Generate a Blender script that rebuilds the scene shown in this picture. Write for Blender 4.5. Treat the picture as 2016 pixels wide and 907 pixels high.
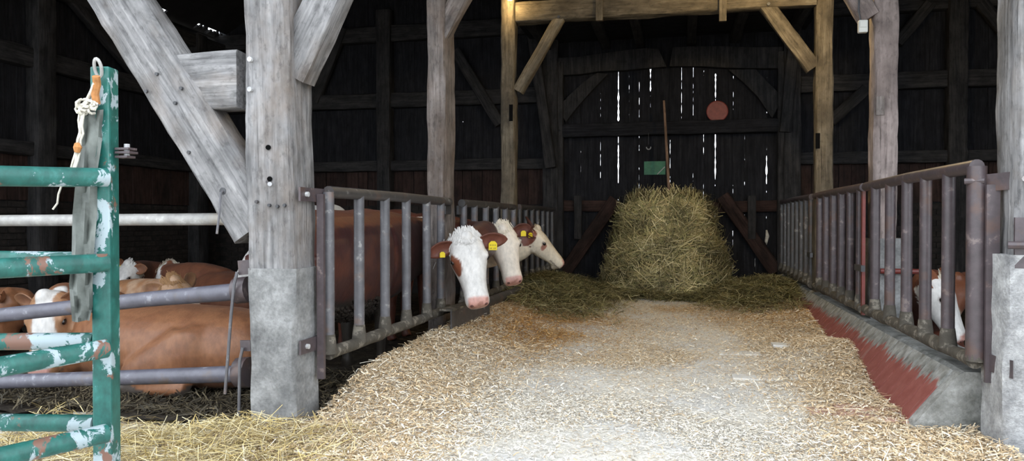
import bpy, bmesh, math, random
import numpy as np
from mathutils import Vector, Matrix, Quaternion, noise, kdtree

random.seed(7); RNG = np.random.default_rng(7)
for o in list(bpy.data.objects): bpy.data.objects.remove(o)
SC = bpy.context.scene
COL = SC.collection

# ------------------------------------------------------------------ camera
F = 1456.0; CZ = 1.10; YAW = math.atan(332 / F); PITCH = math.atan(18.5 / F)
cam_d = bpy.data.cameras.new('camera'); cam = bpy.data.objects.new('camera', cam_d); COL.objects.link(cam)
cam_d.sensor_width = 36.0; cam_d.lens = 36.0 * F / 2016.0; cam_d.clip_end = 300
cam.location = (0, 0, CZ); cam.rotation_euler = (math.pi / 2 - PITCH, 0, YAW)
SC.camera = cam
# ------------------------------------------------------------------ overcast sky, exposure
W = bpy.data.worlds.new('overcast_sky'); SC.world = W; W.use_nodes = True
bg = W.node_tree.nodes['Background']; bg.inputs[0].default_value = (0.86, 0.93, 1.0, 1); bg.inputs[1].default_value = 1.0
SC.view_settings.view_transform = 'Standard'; SC.view_settings.look = 'None'
SC.view_settings.gamma = 1.0; SC.view_settings.use_curve_mapping = False
SC.view_settings.exposure = 1.95

# ------------------------------------------------------------------ pixel helpers (2016 x 907 frame)
_fw = Vector((-math.sin(YAW) * math.cos(PITCH), math.cos(YAW) * math.cos(PITCH), -math.sin(PITCH)))
_rt = Vector((math.cos(YAW), math.sin(YAW), 0)); _up = _rt.cross(_fw)
CP = Vector((0, 0, CZ))
def ray(px, py): return _fw + _rt * ((px - 1008) / F) + _up * ((453.5 - py) / F)
def at(px, py, X=None, Y=None, Z=None, D=None):
    d = ray(px, py)
    t = D if D is not None else (X / d.x if X is not None else (Y / d.y if Y is not None else (Z - CZ) / d.z))
    return CP + d * t
RT = Vector((math.cos(YAW), math.sin(YAW), 0))          # picture right, on the ground
TC = Vector((math.sin(YAW), -math.cos(YAW), 0))         # towards the camera, on the ground
UP = Vector((0, 0, 1))
def sst(a, b, x):
    t = np.clip((x - a) / (b - a), 0, 1); return t * t * (3 - 2 * t)

# ------------------------------------------------------------------ object helpers
def meta(o, label=None, cat=None, group=None, kind=None):
    if label: o['label'] = label
    if cat: o['category'] = cat
    if group: o['group'] = group
    if kind: o['kind'] = kind
    return o
def place(o, M, parent):
    o.matrix_basis = M
    if parent is not None:
        o.parent = parent; o.matrix_parent_inverse = WM[parent.name].inverted()
    WM[o.name] = M.copy(); return o
WM = {}
def obj(name, me, mat=None, parent=None, M=None, smooth=False):
    o = bpy.data.objects.new(name, me); COL.objects.link(o)
    if mat is not None and len(me.materials) == 0: me.materials.append(mat)
    if smooth: me.polygons.foreach_set('use_smooth', [True] * len(me.polygons))
    return place(o, M if M is not None else Matrix.Identity(4), parent)
def empty(name, loc, label=None, cat=None, group=None, kind=None):
    o = bpy.data.objects.new(name, None); COL.objects.link(o); o.empty_display_size = 0.1
    place(o, Matrix.Translation(Vector(loc)), None)
    return meta(o, label, cat, group, kind)
def pydata(v, f, name='mesh'):
    me = bpy.data.meshes.new(name); me.from_pydata([tuple(p) for p in v], [], f); me.update(); return me

class MB:
    def __init__(s): s.v = []; s.f = []
    def add(s, v, f):
        n = len(s.v); s.v += [tuple(p) for p in v]; s.f += [tuple(i + n for i in q) for q in f]; return s
    def box(s, lo, hi, M=None):
        (a, b, c), (d, e, g) = lo, hi
        v = [Vector(p) for p in ((a,b,c),(d,b,c),(d,e,c),(a,e,c),(a,b,g),(d,b,g),(d,e,g),(a,e,g))]
        if M is not None: v = [M @ p for p in v]
        return s.add(v, [(0,3,2,1),(4,5,6,7),(0,1,5,4),(1,2,6,5),(2,3,7,6),(3,0,4,7)])
    def tube(s, pts, r, n=12, cap=True):
        pts = [Vector(p) for p in pts]; rs = r if isinstance(r, (list, tuple)) else [r] * len(pts)
        t0 = (pts[1] - pts[0]).normalized(); ref = UP if abs(t0.z) < 0.9 else Vector((1, 0, 0))
        v = []; f = []; x = t0.cross(ref).normalized()
        for i, p in enumerate(pts):
            t = (pts[min(i + 1, len(pts) - 1)] - pts[max(i - 1, 0)]).normalized()
            x = (x - t * x.dot(t)).normalized(); y = t.cross(x)
            for k in range(n):
                a = 2 * math.pi * k / n; v.append(p + (x * math.cos(a) + y * math.sin(a)) * rs[i])
        for i in range(len(pts) - 1):
            for k in range(n):
                a, b = i * n + k, i * n + (k + 1) % n; f.append((a, b, b + n, a + n))
        if cap:
            f.append(tuple(range(n))[::-1]); f.append(tuple(range((len(pts) - 1) * n, len(pts) * n)))
        return s.add(v, f)
    def build(s, name, mat, parent=None, smooth=False, M=None):
        me = pydata(s.v, s.f, name)
        return obj(name, me, mat, parent, M, smooth)
def shade_auto(o, ang=40):
    me = o.data; me.polygons.foreach_set('use_smooth', [True] * len(me.polygons))
    try: me.set_sharp_from_angle(angle=math.radians(ang))
    except Exception: pass
    return o
def pipe(name, pts, r, mat, parent, n=14):
    return shade_auto(MB().tube(pts, r, n).build(name, mat, parent))

def beam_mesh(L, w, d, wob=0.004, cham=0.012, seg=None, taper=0.0, bow=0.0, seed=0):
    """weathered timber along local +z, cross-section w (x) by d (y)"""
    seg = seg or max(3, int(L / 0.09)); v = []; f = []; a, b = w / 2, d / 2; c = min(cham, a * .4, b * .4)
    base = [(-a + c, -b), (0, -b), (a - c, -b), (a, -b + c), (a, 0), (a, b - c), (a - c, b), (0, b), (-a + c, b), (-a, b - c), (-a, 0), (-a, -b + c)]
    n = len(base)
    for i in range(seg + 1):
        z = L * i / seg; k = 1 - taper * i / seg
        for j, (x, y) in enumerate(base):
            q = Vector((x * 6 + seed * 3.1, y * 6, z * 2.2 + j * .7)); q2 = Vector((x * 20, y * 20 + seed, z * 9))
            m = noise.noise(q) * wob + noise.noise(q2) * wob * .6
            e = math.hypot(x / a, y / b)
            v.append((x * k + m * x / a * 1.0 + bow * math.sin(math.pi * i / seg), y * k + m * y / b, z))
    for i in range(seg):
        for j in range(n):
            p, q = i * n + j, i * n + (j + 1) % n; f.append((p, q, q + n, p + n))
    f.append(tuple(range(n))[::-1]); f.append(tuple(range(seg * n, seg * n + n)))
    return pydata(v, f, 'timber')
def beam(name, p0, p1, w, d, mat, parent=None, xref=(1, 0, 0), **kw):
    p0, p1 = Vector(p0), Vector(p1); z = (p1 - p0); L = z.length; z.normalize()
    x = Vector(xref); x = (x - z * x.dot(z)).normalized(); y = z.cross(x)
    M = Matrix(((x.x, y.x, z.x, p0.x), (x.y, y.y, z.y, p0.y), (x.z, y.z, z.z, p0.z), (0, 0, 0, 1)))
    kw.setdefault('seed', random.random() * 50)
    return shade_auto(obj(name, beam_mesh(L, w, d, **kw), mat, parent, M), 50)

def strands(name, P, Dv, Nv, L, Wd, curl, C, mat, parent=None, npt=4):
    """many curved ribbons: centres P, directions Dv, lift normals Nv"""
    N = len(P); Dv = Dv / np.linalg.norm(Dv, axis=1, keepdims=True)
    B = np.cross(Dv, Nv); B /= np.maximum(np.linalg.norm(B, axis=1, keepdims=True), 1e-6)
    ts = np.linspace(-.5, .5, npt); V = np.zeros((N, npt, 2, 3)); side = RNG.normal(0, 1, (N, 1)) * curl * .8
    for i, t in enumerate(ts):
        c = P + Dv * (L * t)[:, None] + Nv * ((.25 - t * t) * curl * L)[:, None] * RNG.uniform(.2, 1, (N, 1)) + B * (side * (t * t) * L[:, None])
        V[:, i, 0] = c - B * (Wd / 2)[:, None]; V[:, i, 1] = c + B * (Wd / 2)[:, None]
    V = V.reshape(-1, 3); k = npt * 2
    q = np.array([[2 * i, 2 * i + 1, 2 * i + 3, 2 * i + 2] for i in range(npt - 1)])
    Fa = (np.arange(N)[:, None, None] * k + q[None]).reshape(-1)
    nf = N * (npt - 1)
    me = bpy.data.meshes.new(name); me.vertices.add(len(V)); me.vertices.foreach_set('co', V.ravel())
    me.loops.add(nf * 4); me.loops.foreach_set('vertex_index', Fa.astype(np.int32))
    me.polygons.add(nf); me.polygons.foreach_set('loop_start', np.arange(nf, dtype=np.int32) * 4)
    me.update(calc_edges=True)
    at_ = me.color_attributes.new('Col', 'FLOAT_COLOR', 'POINT')
    cc = np.ones((len(V), 4), np.float32); cc[:, :3] = np.repeat(C, k, axis=0); at_.data.foreach_set('color', cc.ravel())
    return obj(name, me, mat, parent)

# ------------------------------------------------------------------ materials
def newmat(name, rough=0.8, spec=0.3, metal=0.0):
    m = bpy.data.materials.new(name); m.use_nodes = True; nt = m.node_tree
    b = nt.nodes['Principled BSDF']; b.inputs['Roughness'].default_value = rough
    b.inputs['Specular IOR Level'].default_value = spec; b.inputs['Metallic'].default_value = metal
    return m, nt, b
def nd(nt, t, **kw):
    n = nt.nodes.new(t)
    for k, v in kw.items(): setattr(n, k, v)
    return n
def coords(nt, scale=(1, 1, 1), kind='Object', rnd=True):
    tc = nd(nt, 'ShaderNodeTexCoord'); mp = nd(nt, 'ShaderNodeMapping'); mp.inputs['Scale'].default_value = scale
    nt.links.new(tc.outputs[kind], mp.inputs['Vector'])
    if rnd:
        oi = nd(nt, 'ShaderNodeObjectInfo'); ml = nd(nt, 'ShaderNodeMath', operation='MULTIPLY'); ml.inputs[1].default_value = 37.0
        nt.links.new(oi.outputs['Random'], ml.inputs[0]); nt.links.new(ml.outputs[0], mp.inputs['Location'])
    return mp.outputs[0]
def noisen(nt, vec, scale, detail=6, rough=.6, dist=0.0):
    n = nd(nt, 'ShaderNodeTexNoise'); n.inputs['Scale'].default_value = scale; n.inputs['Detail'].default_value = detail
    n.inputs['Roughness'].default_value = rough; n.inputs['Distortion'].default_value = dist
    nt.links.new(vec, n.inputs['Vector']); return n.outputs['Fac']
def ramp(nt, fac, stops):
    r = nd(nt, 'ShaderNodeValToRGB'); e = r.color_ramp.elements
    while len(e) < len(stops): e.new(.5)
    for x, (p, c) in zip(e, stops):
        x.position = p; x.color = (c[0], c[1], c[2], 1) if not isinstance(c, (int, float)) else (c, c, c, 1)
    nt.links.new(fac, r.inputs[0]); return r.outputs[0]
def mix(nt, fac, a, b, blend='MIX'):
    m = nd(nt, 'ShaderNodeMix', data_type='RGBA', blend_type=blend)
    for s, x in ((0, fac), (6, a), (7, b)):
        if isinstance(x, (int, float)): m.inputs[s].default_value = x
        elif isinstance(x, tuple): m.inputs[s].default_value = (x[0], x[1], x[2], 1)
        else: nt.links.new(x, m.inputs[s])
    return m.outputs[2]
def bump(nt, b, h, strength=.3, dist=.01):
    n = nd(nt, 'ShaderNodeBump'); n.inputs['Strength'].default_value = strength; n.inputs['Distance'].default_value = dist
    nt.links.new(h, n.inputs['Height']); nt.links.new(n.outputs[0], b.inputs['Normal'])

def wood(name, dark, mid, light, stain=None, rough=.85, crack=.55, sc=1.0, stain_amt=.55):
    m, nt, b = newmat(name, rough, .2)
    v = coords(nt, (22 * sc, 22 * sc, 1.3 * sc)); g = noisen(nt, v, 1.6, 7, .62, .6)
    v2 = coords(nt, (1, 1, .6)); s = noisen(nt, v2, 3.2, 5, .6)
    c = ramp(nt, g, [(.28, dark), (.48, mid), (.72, light)])
    if stain: c = mix(nt, ramp(nt, s, [(stain_amt - .12, 0), (stain_amt + .12, 1)]), c, stain)
    blot = noisen(nt, v2, 7.5, 4, .6); c = mix(nt, .7, c, ramp(nt, blot, [(.32, .42), (.7, 1.35)]), 'MULTIPLY'); spot = noisen(nt, coords(nt, (1, 1, .5)), 28, 4, .7); c = mix(nt, .5, c, ramp(nt, spot, [(.34, .4), (.46, 1.0)]), 'MULTIPLY')
    v3 = coords(nt, (60 * sc, 60 * sc, 1.1 * sc)); k = noisen(nt, v3, 1.0, 3, .5, .4)
    cr = ramp(nt, k, [(crack - .27, 0.18), (crack - .2, 1.0)]); c = mix(nt, .8, c, cr, 'MULTIPLY')
    nt.links.new(c, b.inputs['Base Color'])
    h = mix(nt, .5, g, cr, 'MULTIPLY'); bump(nt, b, h, .6, .012)
    return m
MAT = {}
MAT['grey_wood'] = wood('weathered_grey_oak', (.10, .098, .10), (.205, .20, .202), (.32, .312, .31), stain=(.18, .15, .13), stain_amt=.60)
MAT['post_wood'] = wood('inner_post_oak', (.085, .072, .068), (.185, .16, .148), (.285, .25, .235), stain=(.14, .105, .085))
MAT['pink_wood'] = wood('pinkish_post_oak', (.15, .12, .112), (.27, .22, .206), (.36, .30, .282), stain=(.19, .152, .14))
MAT['tan_wood'] = wood('tan_beam_oak', (.055, .045, .033), (.13, .108, .078), (.21, .178, .132), stain=(.085, .068, .048))
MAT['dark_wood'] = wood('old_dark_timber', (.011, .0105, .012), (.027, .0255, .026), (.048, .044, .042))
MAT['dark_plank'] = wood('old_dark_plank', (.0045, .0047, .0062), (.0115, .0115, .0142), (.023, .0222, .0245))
MAT['red_plank'] = wood('reddish_lower_plank', (.013, .0075, .0065), (.035, .019, .0155), (.062, .036, .029), stain=(.020, .013, .011))
MAT['handle_wood'] = wood('fork_handle_wood', (.10, .06, .04), (.20, .125, .085), (.28, .18, .12))

def concrete(name, a, b_, c_, sc=6, bmp=.5):
    m, nt, b = newmat(name, .9, .2); v = coords(nt); n1 = noisen(nt, v, sc, 8, .65); n2 = noisen(nt, v, sc * 9, 4, .6)
    c = ramp(nt, n1, [(.3, a), (.52, b_), (.72, c_)]); c = mix(nt, .5, c, ramp(nt, n2, [(.3, .55), (.65, 1.15)]), 'MULTIPLY')
    nt.links.new(c, b.inputs['Base Color']); bump(nt, b, mix(nt, .5, n1, n2), bmp, .015); return m
MAT['stone'] = concrete('rendered_pillar_base', (.11, .11, .112), (.22, .22, .218), (.36, .36, .36))
MAT['stone_lit'] = concrete('rough_lit_render', (.17, .17, .175), (.36, .36, .36), (.56, .56, .565), 9, .8)  # rough render, painted lighter for the light falling on it
MAT['mortar'] = concrete('dark_mortar', (.010, .010, .010), (.018, .017, .016), (.03, .028, .026))
MAT['brick'] = concrete('dark_brick', (.012, .011, .011), (.024, .020, .018), (.042, .033, .029), 9)  # very dark brown brick tone

def steel(name, base, wear, rust, rough=.45, amt=.62, spec=.5):
    m, nt, b = newmat(name, rough, spec, .0); v = coords(nt); n1 = noisen(nt, v, 14, 7, .65); n2 = noisen(nt, v, 5, 5, .6)
    c = ramp(nt, n1, [(.35, tuple(x * .7 for x in base)), (.6, base), (.8, tuple(min(1, x * 1.25) for x in base))])
    c = mix(nt, ramp(nt, n1, [(amt - .02, 0), (amt + .04, 1)]), c, wear)
    c = mix(nt, ramp(nt, n2, [(.56, 0), (.68, .8)]), c, rust)
    nt.links.new(c, b.inputs['Base Color']); bump(nt, b, n1, .25, .004); return m
MAT['rail_grey'] = steel('worn_grey_steel', (.115, .112, .122), (.24, .235, .23), (.15, .10, .08))
MAT['rail_dark'] = steel('dark_rusty_steel', (.058, .054, .054), (.20, .19, .18), (.09, .06, .05))
MAT['rail_purple'] = steel('purple_brown_steel', (.078, .060, .065), (.16, .125, .12), (.10, .058, .046), .42)
MAT['rail_soil'] = steel('dung_soiled_steel', (.09, .08, .066), (.19, .17, .14), (.058, .05, .04), .85, .56, .2)
MAT['rail_red'] = steel('red_painted_steel', (.17, .03, .024), (.11, .055, .042), (.07, .04, .03))
MAT['galv'] = steel('galvanised_pipe', (.34, .33, .315), (.44, .43, .42), (.28, .25, .21), .4)
MAT['iron'] = steel('black_iron', (.05, .05, .055), (.11, .11, .11), (.07, .05, .045))
MAT['slate_pipe'] = steel('slate_pen_pipe', (.105, .102, .128), (.20, .20, .225), (.12, .085, .06), .4)
MAT['bright_bolt'] = steel('bright_bolt', (.45, .45, .46), (.6, .6, .6), (.25, .2, .18), .35)

def chipped(name):
    m, nt, b = newmat(name, .42, .5); v = coords(nt, (1, 1, .7)); n1 = noisen(nt, v, 11, 9, .68, .5); n2 = noisen(nt, v, 26, 6, .6); n3 = noisen(nt, v, 5, 5, .6)
    c = ramp(nt, n2, [(.35, (.007, .068, .057)), (.6, (.014, .118, .099)), (.8, (.04, .20, .18))])
    chip = ramp(nt, n1, [(.555, 0), (.57, 1)]); c = mix(nt, chip, c, (.32, .39, .42))
    rust = mix(nt, 1.0, ramp(nt, n3, [(.58, 0), (.60, 1)]), ramp(nt, n1, [(.50, 0), (.52, 1)]), 'MULTIPLY')
    c = mix(nt, rust, c, (.17, .085, .06)); nt.links.new(c, b.inputs['Base Color']); bump(nt, b, chip, -.4, .003); return m
MAT['green_paint'] = chipped('chipped_green_paint')

def vcol(name, rough=.8, spec=.2, fine=0, bmp=0, stretch=(1, 1, 1), lo=.8, hi=1.15, sheen=0):
    m, nt, b = newmat(name, rough, spec); a = nd(nt, 'ShaderNodeVertexColor', layer_name='Col'); c = a.outputs[0]
    if fine:
        n = noisen(nt, coords(nt, stretch), fine, 6, .65); c = mix(nt, 1.0, c, ramp(nt, n, [(.3, lo), (.7, hi)]), 'MULTIPLY')
        if bmp: bump(nt, b, n, bmp, .01)
    if sheen: b.inputs['Sheen Weight'].default_value = sheen
    nt.links.new(c, b.inputs['Base Color']); return m
MAT['straw'] = vcol('straw', .75, .25)
MAT['coat'] = vcol('short_cattle_coat', .42, .4, 30, .35, (1, 1, .5), .78, 1.12, .03)
def plain(name, c, rough=.6, spec=.4, fine=0, lo=.7, hi=1.2, metal=0):
    m, nt, b = newmat(name, rough, spec, metal)
    if fine:
        n = noisen(nt, coords(nt), fine, 6, .65); nt.links.new(mix(nt, 1.0, c, ramp(nt, n, [(.3, lo), (.7, hi)]), 'MULTIPLY'), b.inputs['Base Color']); bump(nt, b, n, .3, .006)
    else: b.inputs['Base Color'].default_value = (*c, 1)
    return m
MAT['eye'] = plain('dark_eye', (.008, .006, .005), .12, .6)
MAT['nostril'] = plain('nostril_dark', (.10, .04, .035), .6)
MAT['tag'] = plain('yellow_ear_tag', (.66, .50, .015), .45, .4)
MAT['ink'] = plain('tag_ink', (.05, .045, .02), .7)
MAT['strap'] = plain('grey_rubber_strap', (.14, .152, .14), .6, .3, 9, .55, 1.35)
MAT['twine'] = plain('pale_twine', (.62, .58, .50), .8, .2, 30, .6, 1.15)
MAT['orange_twine'] = plain('rusty_orange_twine', (.42, .19, .07), .8, .2, 30, .6, 1.2)
MAT['white_box'] = plain('off_white_plastic', (.55, .55, .52), .5)
MAT['red_disc'] = plain('faded_red_disc', (.20, .035, .026), .5, .4, 14)
MAT['green_sign'] = plain('faded_green_board', (.02, .14, .065), .5, .4, 16)
MAT['hay_core'] = plain('hay_core', (.045, .041, .019), .95, .1, 20, .4, 1.5)  # darker than the hay, painting the shade between the stems
MAT['dung'] = plain('dried_dung', (.028, .022, .018), .9, .15, 40, .5, 1.6)
MAT['tile_red'] = plain('red_floor_tile', (.30, .062, .05), .55, .4, 7, .75, 1.2)
MAT['tile_floor_b'] = plain('pale_floor_tile', (.66, .64, .60), .7, .3, 9, .8, 1.1)
MAT['tile_floor_a'] = plain('salmon_floor_tile', (.48, .30, .24), .7, .3, 9, .8, 1.15)
MAT['hole_shade'] = plain('painted_hole_shade', (.004, .004, .004), .95, .05)  # near-black colour standing in for the shade inside open holes
MAT['hoof'] = plain('hoof', (.06, .05, .045), .6)
MAT['roof'] = plain('dark_roof_tile', (.02, .018, .018), .9, .1, 5)

# feed alley: concrete under a film of chopped straw
m, nt, b = newmat('strawy_concrete', .9, .15); v = coords(nt, rnd=False)
n1 = noisen(nt, v, 1.7, 6, .6); n2 = noisen(nt, v, 60, 5, .7); n3 = noisen(nt, v, 9, 6, .6)
c = ramp(nt, n2, [(.3, (.42, .395, .35)), (.5, (.66, .62, .55)), (.7, (.84, .80, .72))])
c = mix(nt, ramp(nt, n1, [(.42, 0), (.62, .75)]), c, mix(nt, n3, (.42, .42, .43), (.70, .69, .66)))
nt.links.new(c, b.inputs['Base Color']); bump(nt, b, n2, .6, .01); MAT['floor'] = m
m, nt, b = newmat('trodden_dung_bedding', .95, .15); v = coords(nt, rnd=False)
n1 = noisen(nt, v, 14, 8, .7); n2 = noisen(nt, v, 50, 4, .7)
c = ramp(nt, n1, [(.3, (.012, .010, .008)), (.55, (.045, .036, .027)), (.75, (.12, .10, .07))])
nt.links.new(mix(nt, .6, c, ramp(nt, n2, [(.3, .3), (.7, 1.5)]), 'MULTIPLY'), b.inputs['Base Color']); bump(nt, b, n1, .9, .04); MAT['bedding'] = m
MAT['yard'] = plain('yard_ground', (.32, .30, .27), .95, .1, 4)

# sloped kerb concrete: grey wash with dark damp blotches
MAT['kerb'] = concrete('kerb_concrete', (.11, .11, .098), (.25, .25, .235), (.42, .42, .405), 7, .6)
# red tile whose upper end is smeared over with cement
m, nt, b = newmat('smeared_red_tile', .55, .35); v = coords(nt, (1, 1, 1), rnd=True); v0 = coords(nt, rnd=False)
sx = nd(nt, 'ShaderNodeSeparateXYZ'); nt.links.new(v0, sx.inputs[0])
st = noisen(nt, coords(nt, (1.2, 16, 1)), 1.6, 5, .6)
ma = nd(nt, 'ShaderNodeMath', operation='MULTIPLY_ADD'); nt.links.new(st, ma.inputs[0]); ma.inputs[1].default_value = .30; nt.links.new(sx.outputs[0], ma.inputs[2])
fac = ramp(nt, ma.outputs[0], [(.405, 0), (.425, 1)])
g = noisen(nt, v, 12, 7, .65); red = ramp(nt, g, [(.3, (.19, .052, .043)), (.7, (.275, .095, .08))])
grey = ramp(nt, g, [(.3, (.085, .085, .074)), (.5, (.23, .23, .215)), (.7, (.40, .40, .39))])
sc_ = ramp(nt, noisen(nt, coords(nt, (1, 40, 1)), 1.5, 3, .5), [(.66, 0), (.72, .55)])
nt.links.new(mix(nt, fac, mix(nt, sc_, red, (.34, .28, .255)), grey), b.inputs['Base Color']); bump(nt, b, g, .3, .005); MAT['smeared_tile'] = m

# ================================================================== THE SETTING
YB = 11.7            # back wall plane
XL, XR = -8.0, 6.5   # side walls
PEN = -0.12
def Hn(x, y):
    """height of alley and yard surface (numpy)"""
    x = np.asarray(x, float); y = np.asarray(y, float)
    h = .02 * np.clip(y - 3.8, 0, 8)
    h = h + .17 * sst(1.15, 1.85, -x) * sst(3.45, 4.3, y) * sst(12.5, 9.5, y)
    h = h + .09 * sst(.70, 1.22, x) * np.exp(-((y - 6.1) / .55) ** 2) + .06 * sst(.8, 1.25, x) * sst(6.5, 8, y)
    h = h + .05 * sst(1.25, 1.7, x) * np.exp(-((y - 3.75) / .4) ** 2)
    h = h - .05 * sst(1.9, 2.6, -x) * sst(4.2, 3.5, y)
    h = h + .012 * np.sin(x * 5.1 + 1.3 * np.sin(y * 2.7)) * np.cos(y * 4.3 + x)
    return h
def H(x, y): return float(Hn(x, y))

# floor: alley + front yard as one height field
xs = np.arange(-9, 7.01, .09); ys = np.arange(-5, YB + .01, .09)
gx, gy = np.meshgrid(xs, ys); gz = Hn(gx, gy); nx = len(xs)
V = np.stack([gx, gy, gz], -1).reshape(-1, 3); fs = []
for j in range(len(ys) - 1):
    for i in range(nx - 1):
        cx, cy = xs[i] + .045, ys[j] + .045
        if cy > 3.62 and not (-1.93 < cx < 1.30): continue
        a = j * nx + i; fs.append((a, a + 1, a + nx + 1, a + nx))
me = pydata(V, fs, 'floor'); bm = bmesh.new(); bm.from_mesh(me)
bmesh.ops.delete(bm, geom=[v for v in bm.verts if not v.link_faces], context='VERTS')
ext = bmesh.ops.extrude_edge_only(bm, edges=[e for e in bm.edges if e.is_boundary])
for v in ext['geom']:
    if isinstance(v, bmesh.types.BMVert): v.co.z = -.32
bm.to_mesh(me); bm.free()
meta(obj('floor', me, MAT['floor'], smooth=True), kind='structure')
MB().box((-45, -45, -.5), (45, 45, -.33)).build('ground', MAT['yard'])['kind'] = 'structure'

def pen_floor(name, x0, x1):
    xs = np.arange(x0, x1 + .01, .06); ys = np.arange(3.55, YB + .01, .06); n = len(xs); v = []; f = []
    for y in ys:
        for x in xs:
            z = PEN + .11 * float(sst(4.1, 3.6, y)) + .035 * noise.noise(Vector((x * 4, y * 4, 0))) + .022 * noise.noise(Vector((x * 13, y * 13, 3)))
            v.append((x, y, z))
    for j in range(len(ys) - 1):
        for i in range(n - 1):
            a = j * n + i; f.append((a, a + 1, a + n + 1, a + n))
    o = obj(name, pydata(v, f, name), MAT['bedding'], smooth=True); o['kind'] = 'structure'; return o
pen_floor('floor_pen_left', -8.0, -1.90); pen_floor('floor_pen_right', 1.55, 6.5)

def plank_mesh(profL, profR, zs, th):
    """upright board with ragged edges; profL/profR x of the two edges at heights zs"""
    v = []; f = []
    for z, a, b_ in zip(zs, profL, profR):
        v += [(a, 0, z), (b_, 0, z), (b_, th, z), (a, th, z)]
    for i in range(len(zs) - 1):
        for k in range(4):
            p, q = i * 4 + k, i * 4 + (k + 1) % 4; f.append((p, q, q + 4, p + 4))
    n = len(zs) - 1; f.append((3, 2, 1, 0)); f.append((n * 4, n * 4 + 1, n * 4 + 2, n * 4 + 3))
    return pydata(v, f, 'plank')
# ---- back wall boards; slits only where the photograph shows daylight
slits = {}   # x -> list of (z0, z1, width)
def zpx(px, py, Y=YB): return at(px, py, Y=Y).z
def xpx(px, Y=YB): return at(px, 400, Y=Y).x
def slit(px, segs): slits[round(xpx(px), 3)] = [(zpx(px, b_), zpx(px, a), w) for a, b_, w in segs]
slit(1120, [(150, 165, .006), (380, 400, .006), (285, 292, .006)]); slit(1143, [(285, 365, .007)])
slit(1182, [(175, 232, .006), (268, 350, .009)])
slit(1217, [(142, 238, .024), (268, 360, .022), (390, 397, .015)])
slit(1238, [(138, 238, .009), (270, 327, .007), (362, 390, .007)]); slit(1258, [(136, 238, .010), (268, 298, .014), (330, 388, .010)])
slit(1280, [(130, 176, .022), (176, 215, .008)]); slit(1319, [(272, 330, .012), (346, 388, .012)])
slit(1341, [(128, 240, .010)]); slit(1364, [(130, 230, .008), (335, 380, .007)]); slit(1385, [(138, 152, .012), (265, 320, .012), (360, 395, .009)])
slit(1408, [(144, 200, .022), (262, 365, .020), (405, 470, .009)]); slit(1443, [(150, 230, .009), (360, 388, .009), (455, 540, .007)])
slit(1466, [(180, 205, .008), (258, 370, .014), (405, 535, .010)]); slit(1487, [(200, 210, .012), (365, 382, .009), (465, 530, .008)])
slit(1509, [(150, 225, .010), (262, 305, .012), (300, 386, .024), (402, 510, .010)])
slit(1099, [(88, 112, .03)]); slit(1913, [(205, 290, .012)]); slit(911, [(236, 240, .025)]); slit(1966, [(330, 336, .03), (370, 385, .03)])
wall = empty('wall_back', (0, YB, 0), kind='structure')
edges_ = sorted(slits)
dl, dr = xpx(1099), xpx(1542)
bnd = []
x = XL
while x < dl - .1: bnd.append(x); x += random.uniform(.17, .23)
door_b = sorted([k for k in slits if dl - .02 <= k <= dr]) + [dr, xpx(1160), xpx(1199), xpx(1299), xpx(1425)]
bnd += door_b; x = dr + .2
while x < XR - .1: bnd.append(x); x += random.uniform(.17, .23)
bnd.append(XR)
for k in edges_:
    if not any(abs(k - b_) < .001 for b_ in bnd):
        j = min(range(len(bnd)), key=lambda i: abs(bnd[i] - k)); bnd[j] = k
bnd = sorted(bnd)
def gap_at(xk, z):
    for (z0, z1, w) in slits.get(xk, []):
        if z0 <= z <= z1:
            return (w if w > .014 else w * .6) * max(-.2, (.5 if w > .014 else .22) + 1.1 * noise.noise(Vector((xk * 31, z * 17, 1.7))) + .6 * noise.noise(Vector((xk * 11, z * 47, 4.2))))
    return -.006
door = empty('door_1', (.5 * (dl + dr), YB, .16), kind='structure')
for i in range(len(bnd) - 1):
    a, b_ = bnd[i], bnd[i + 1]
    if b_ - a < .02: continue
    isd = a >= dl - .03 and b_ <= dr + .03; low = isd and False
    z0, z1 = (.14 if isd else 1.30), 5.2 + .0
    zs = np.arange(z0, z1, .035)
    pl = [a + gap_at(a, z) / 2 for z in zs]; pr = [b_ - gap_at(b_, z) / 2 for z in zs]
    me = plank_mesh(pl, pr, zs, .025)
    yo = YB + (.012 if i % 2 else .0) + random.uniform(0, .004)
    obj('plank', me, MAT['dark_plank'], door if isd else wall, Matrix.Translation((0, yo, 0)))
    if not isd:   # reddish short boards nailed over the lower part
        zs2 = [1.36 + random.uniform(-.02, .02), 1.96]
        obj('lower_plank', plank_mesh([a + .004] * 2, [b_ - .004] * 2, zs2, .02), MAT['red_plank'], wall, Matrix.Translation((0, yo - .022, 0)))
def wbeam(name, a, b_, w, d, parent=wall, mat='dark_wood', **k): return beam(name, a, b_, w, d, MAT[mat], parent, **k)
for xa, xb in ((XL, dl), (dr, XR)):
    for z, t in ((2.02, .17), (3.11, .24), (4.22, .26)):
        wbeam('girt', (xa, YB - .07, z), (xb, YB - .07, z), .14, t, xref=(0, 1, 0), wob=.012, seg=40)
for x in (xpx(763), dl - .1, dr + .1, xpx(1876), xpx(300)):
    wbeam('wall_post', (x, YB - .10, PEN - .1), (x, YB - .10, 4.6), .24, .2, wob=.012)
def strut(p, q, w=.17, Y=YB - .11, parent=wall, d=.12, mat='dark_wood', **k):
    a = at(*p, Y=Y); c = at(*q, Y=Y); return wbeam('strut', a, c, w, d, parent, mat, xref=(0, 1, 0) if False else (1, 0, 0.01), **k)
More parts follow.
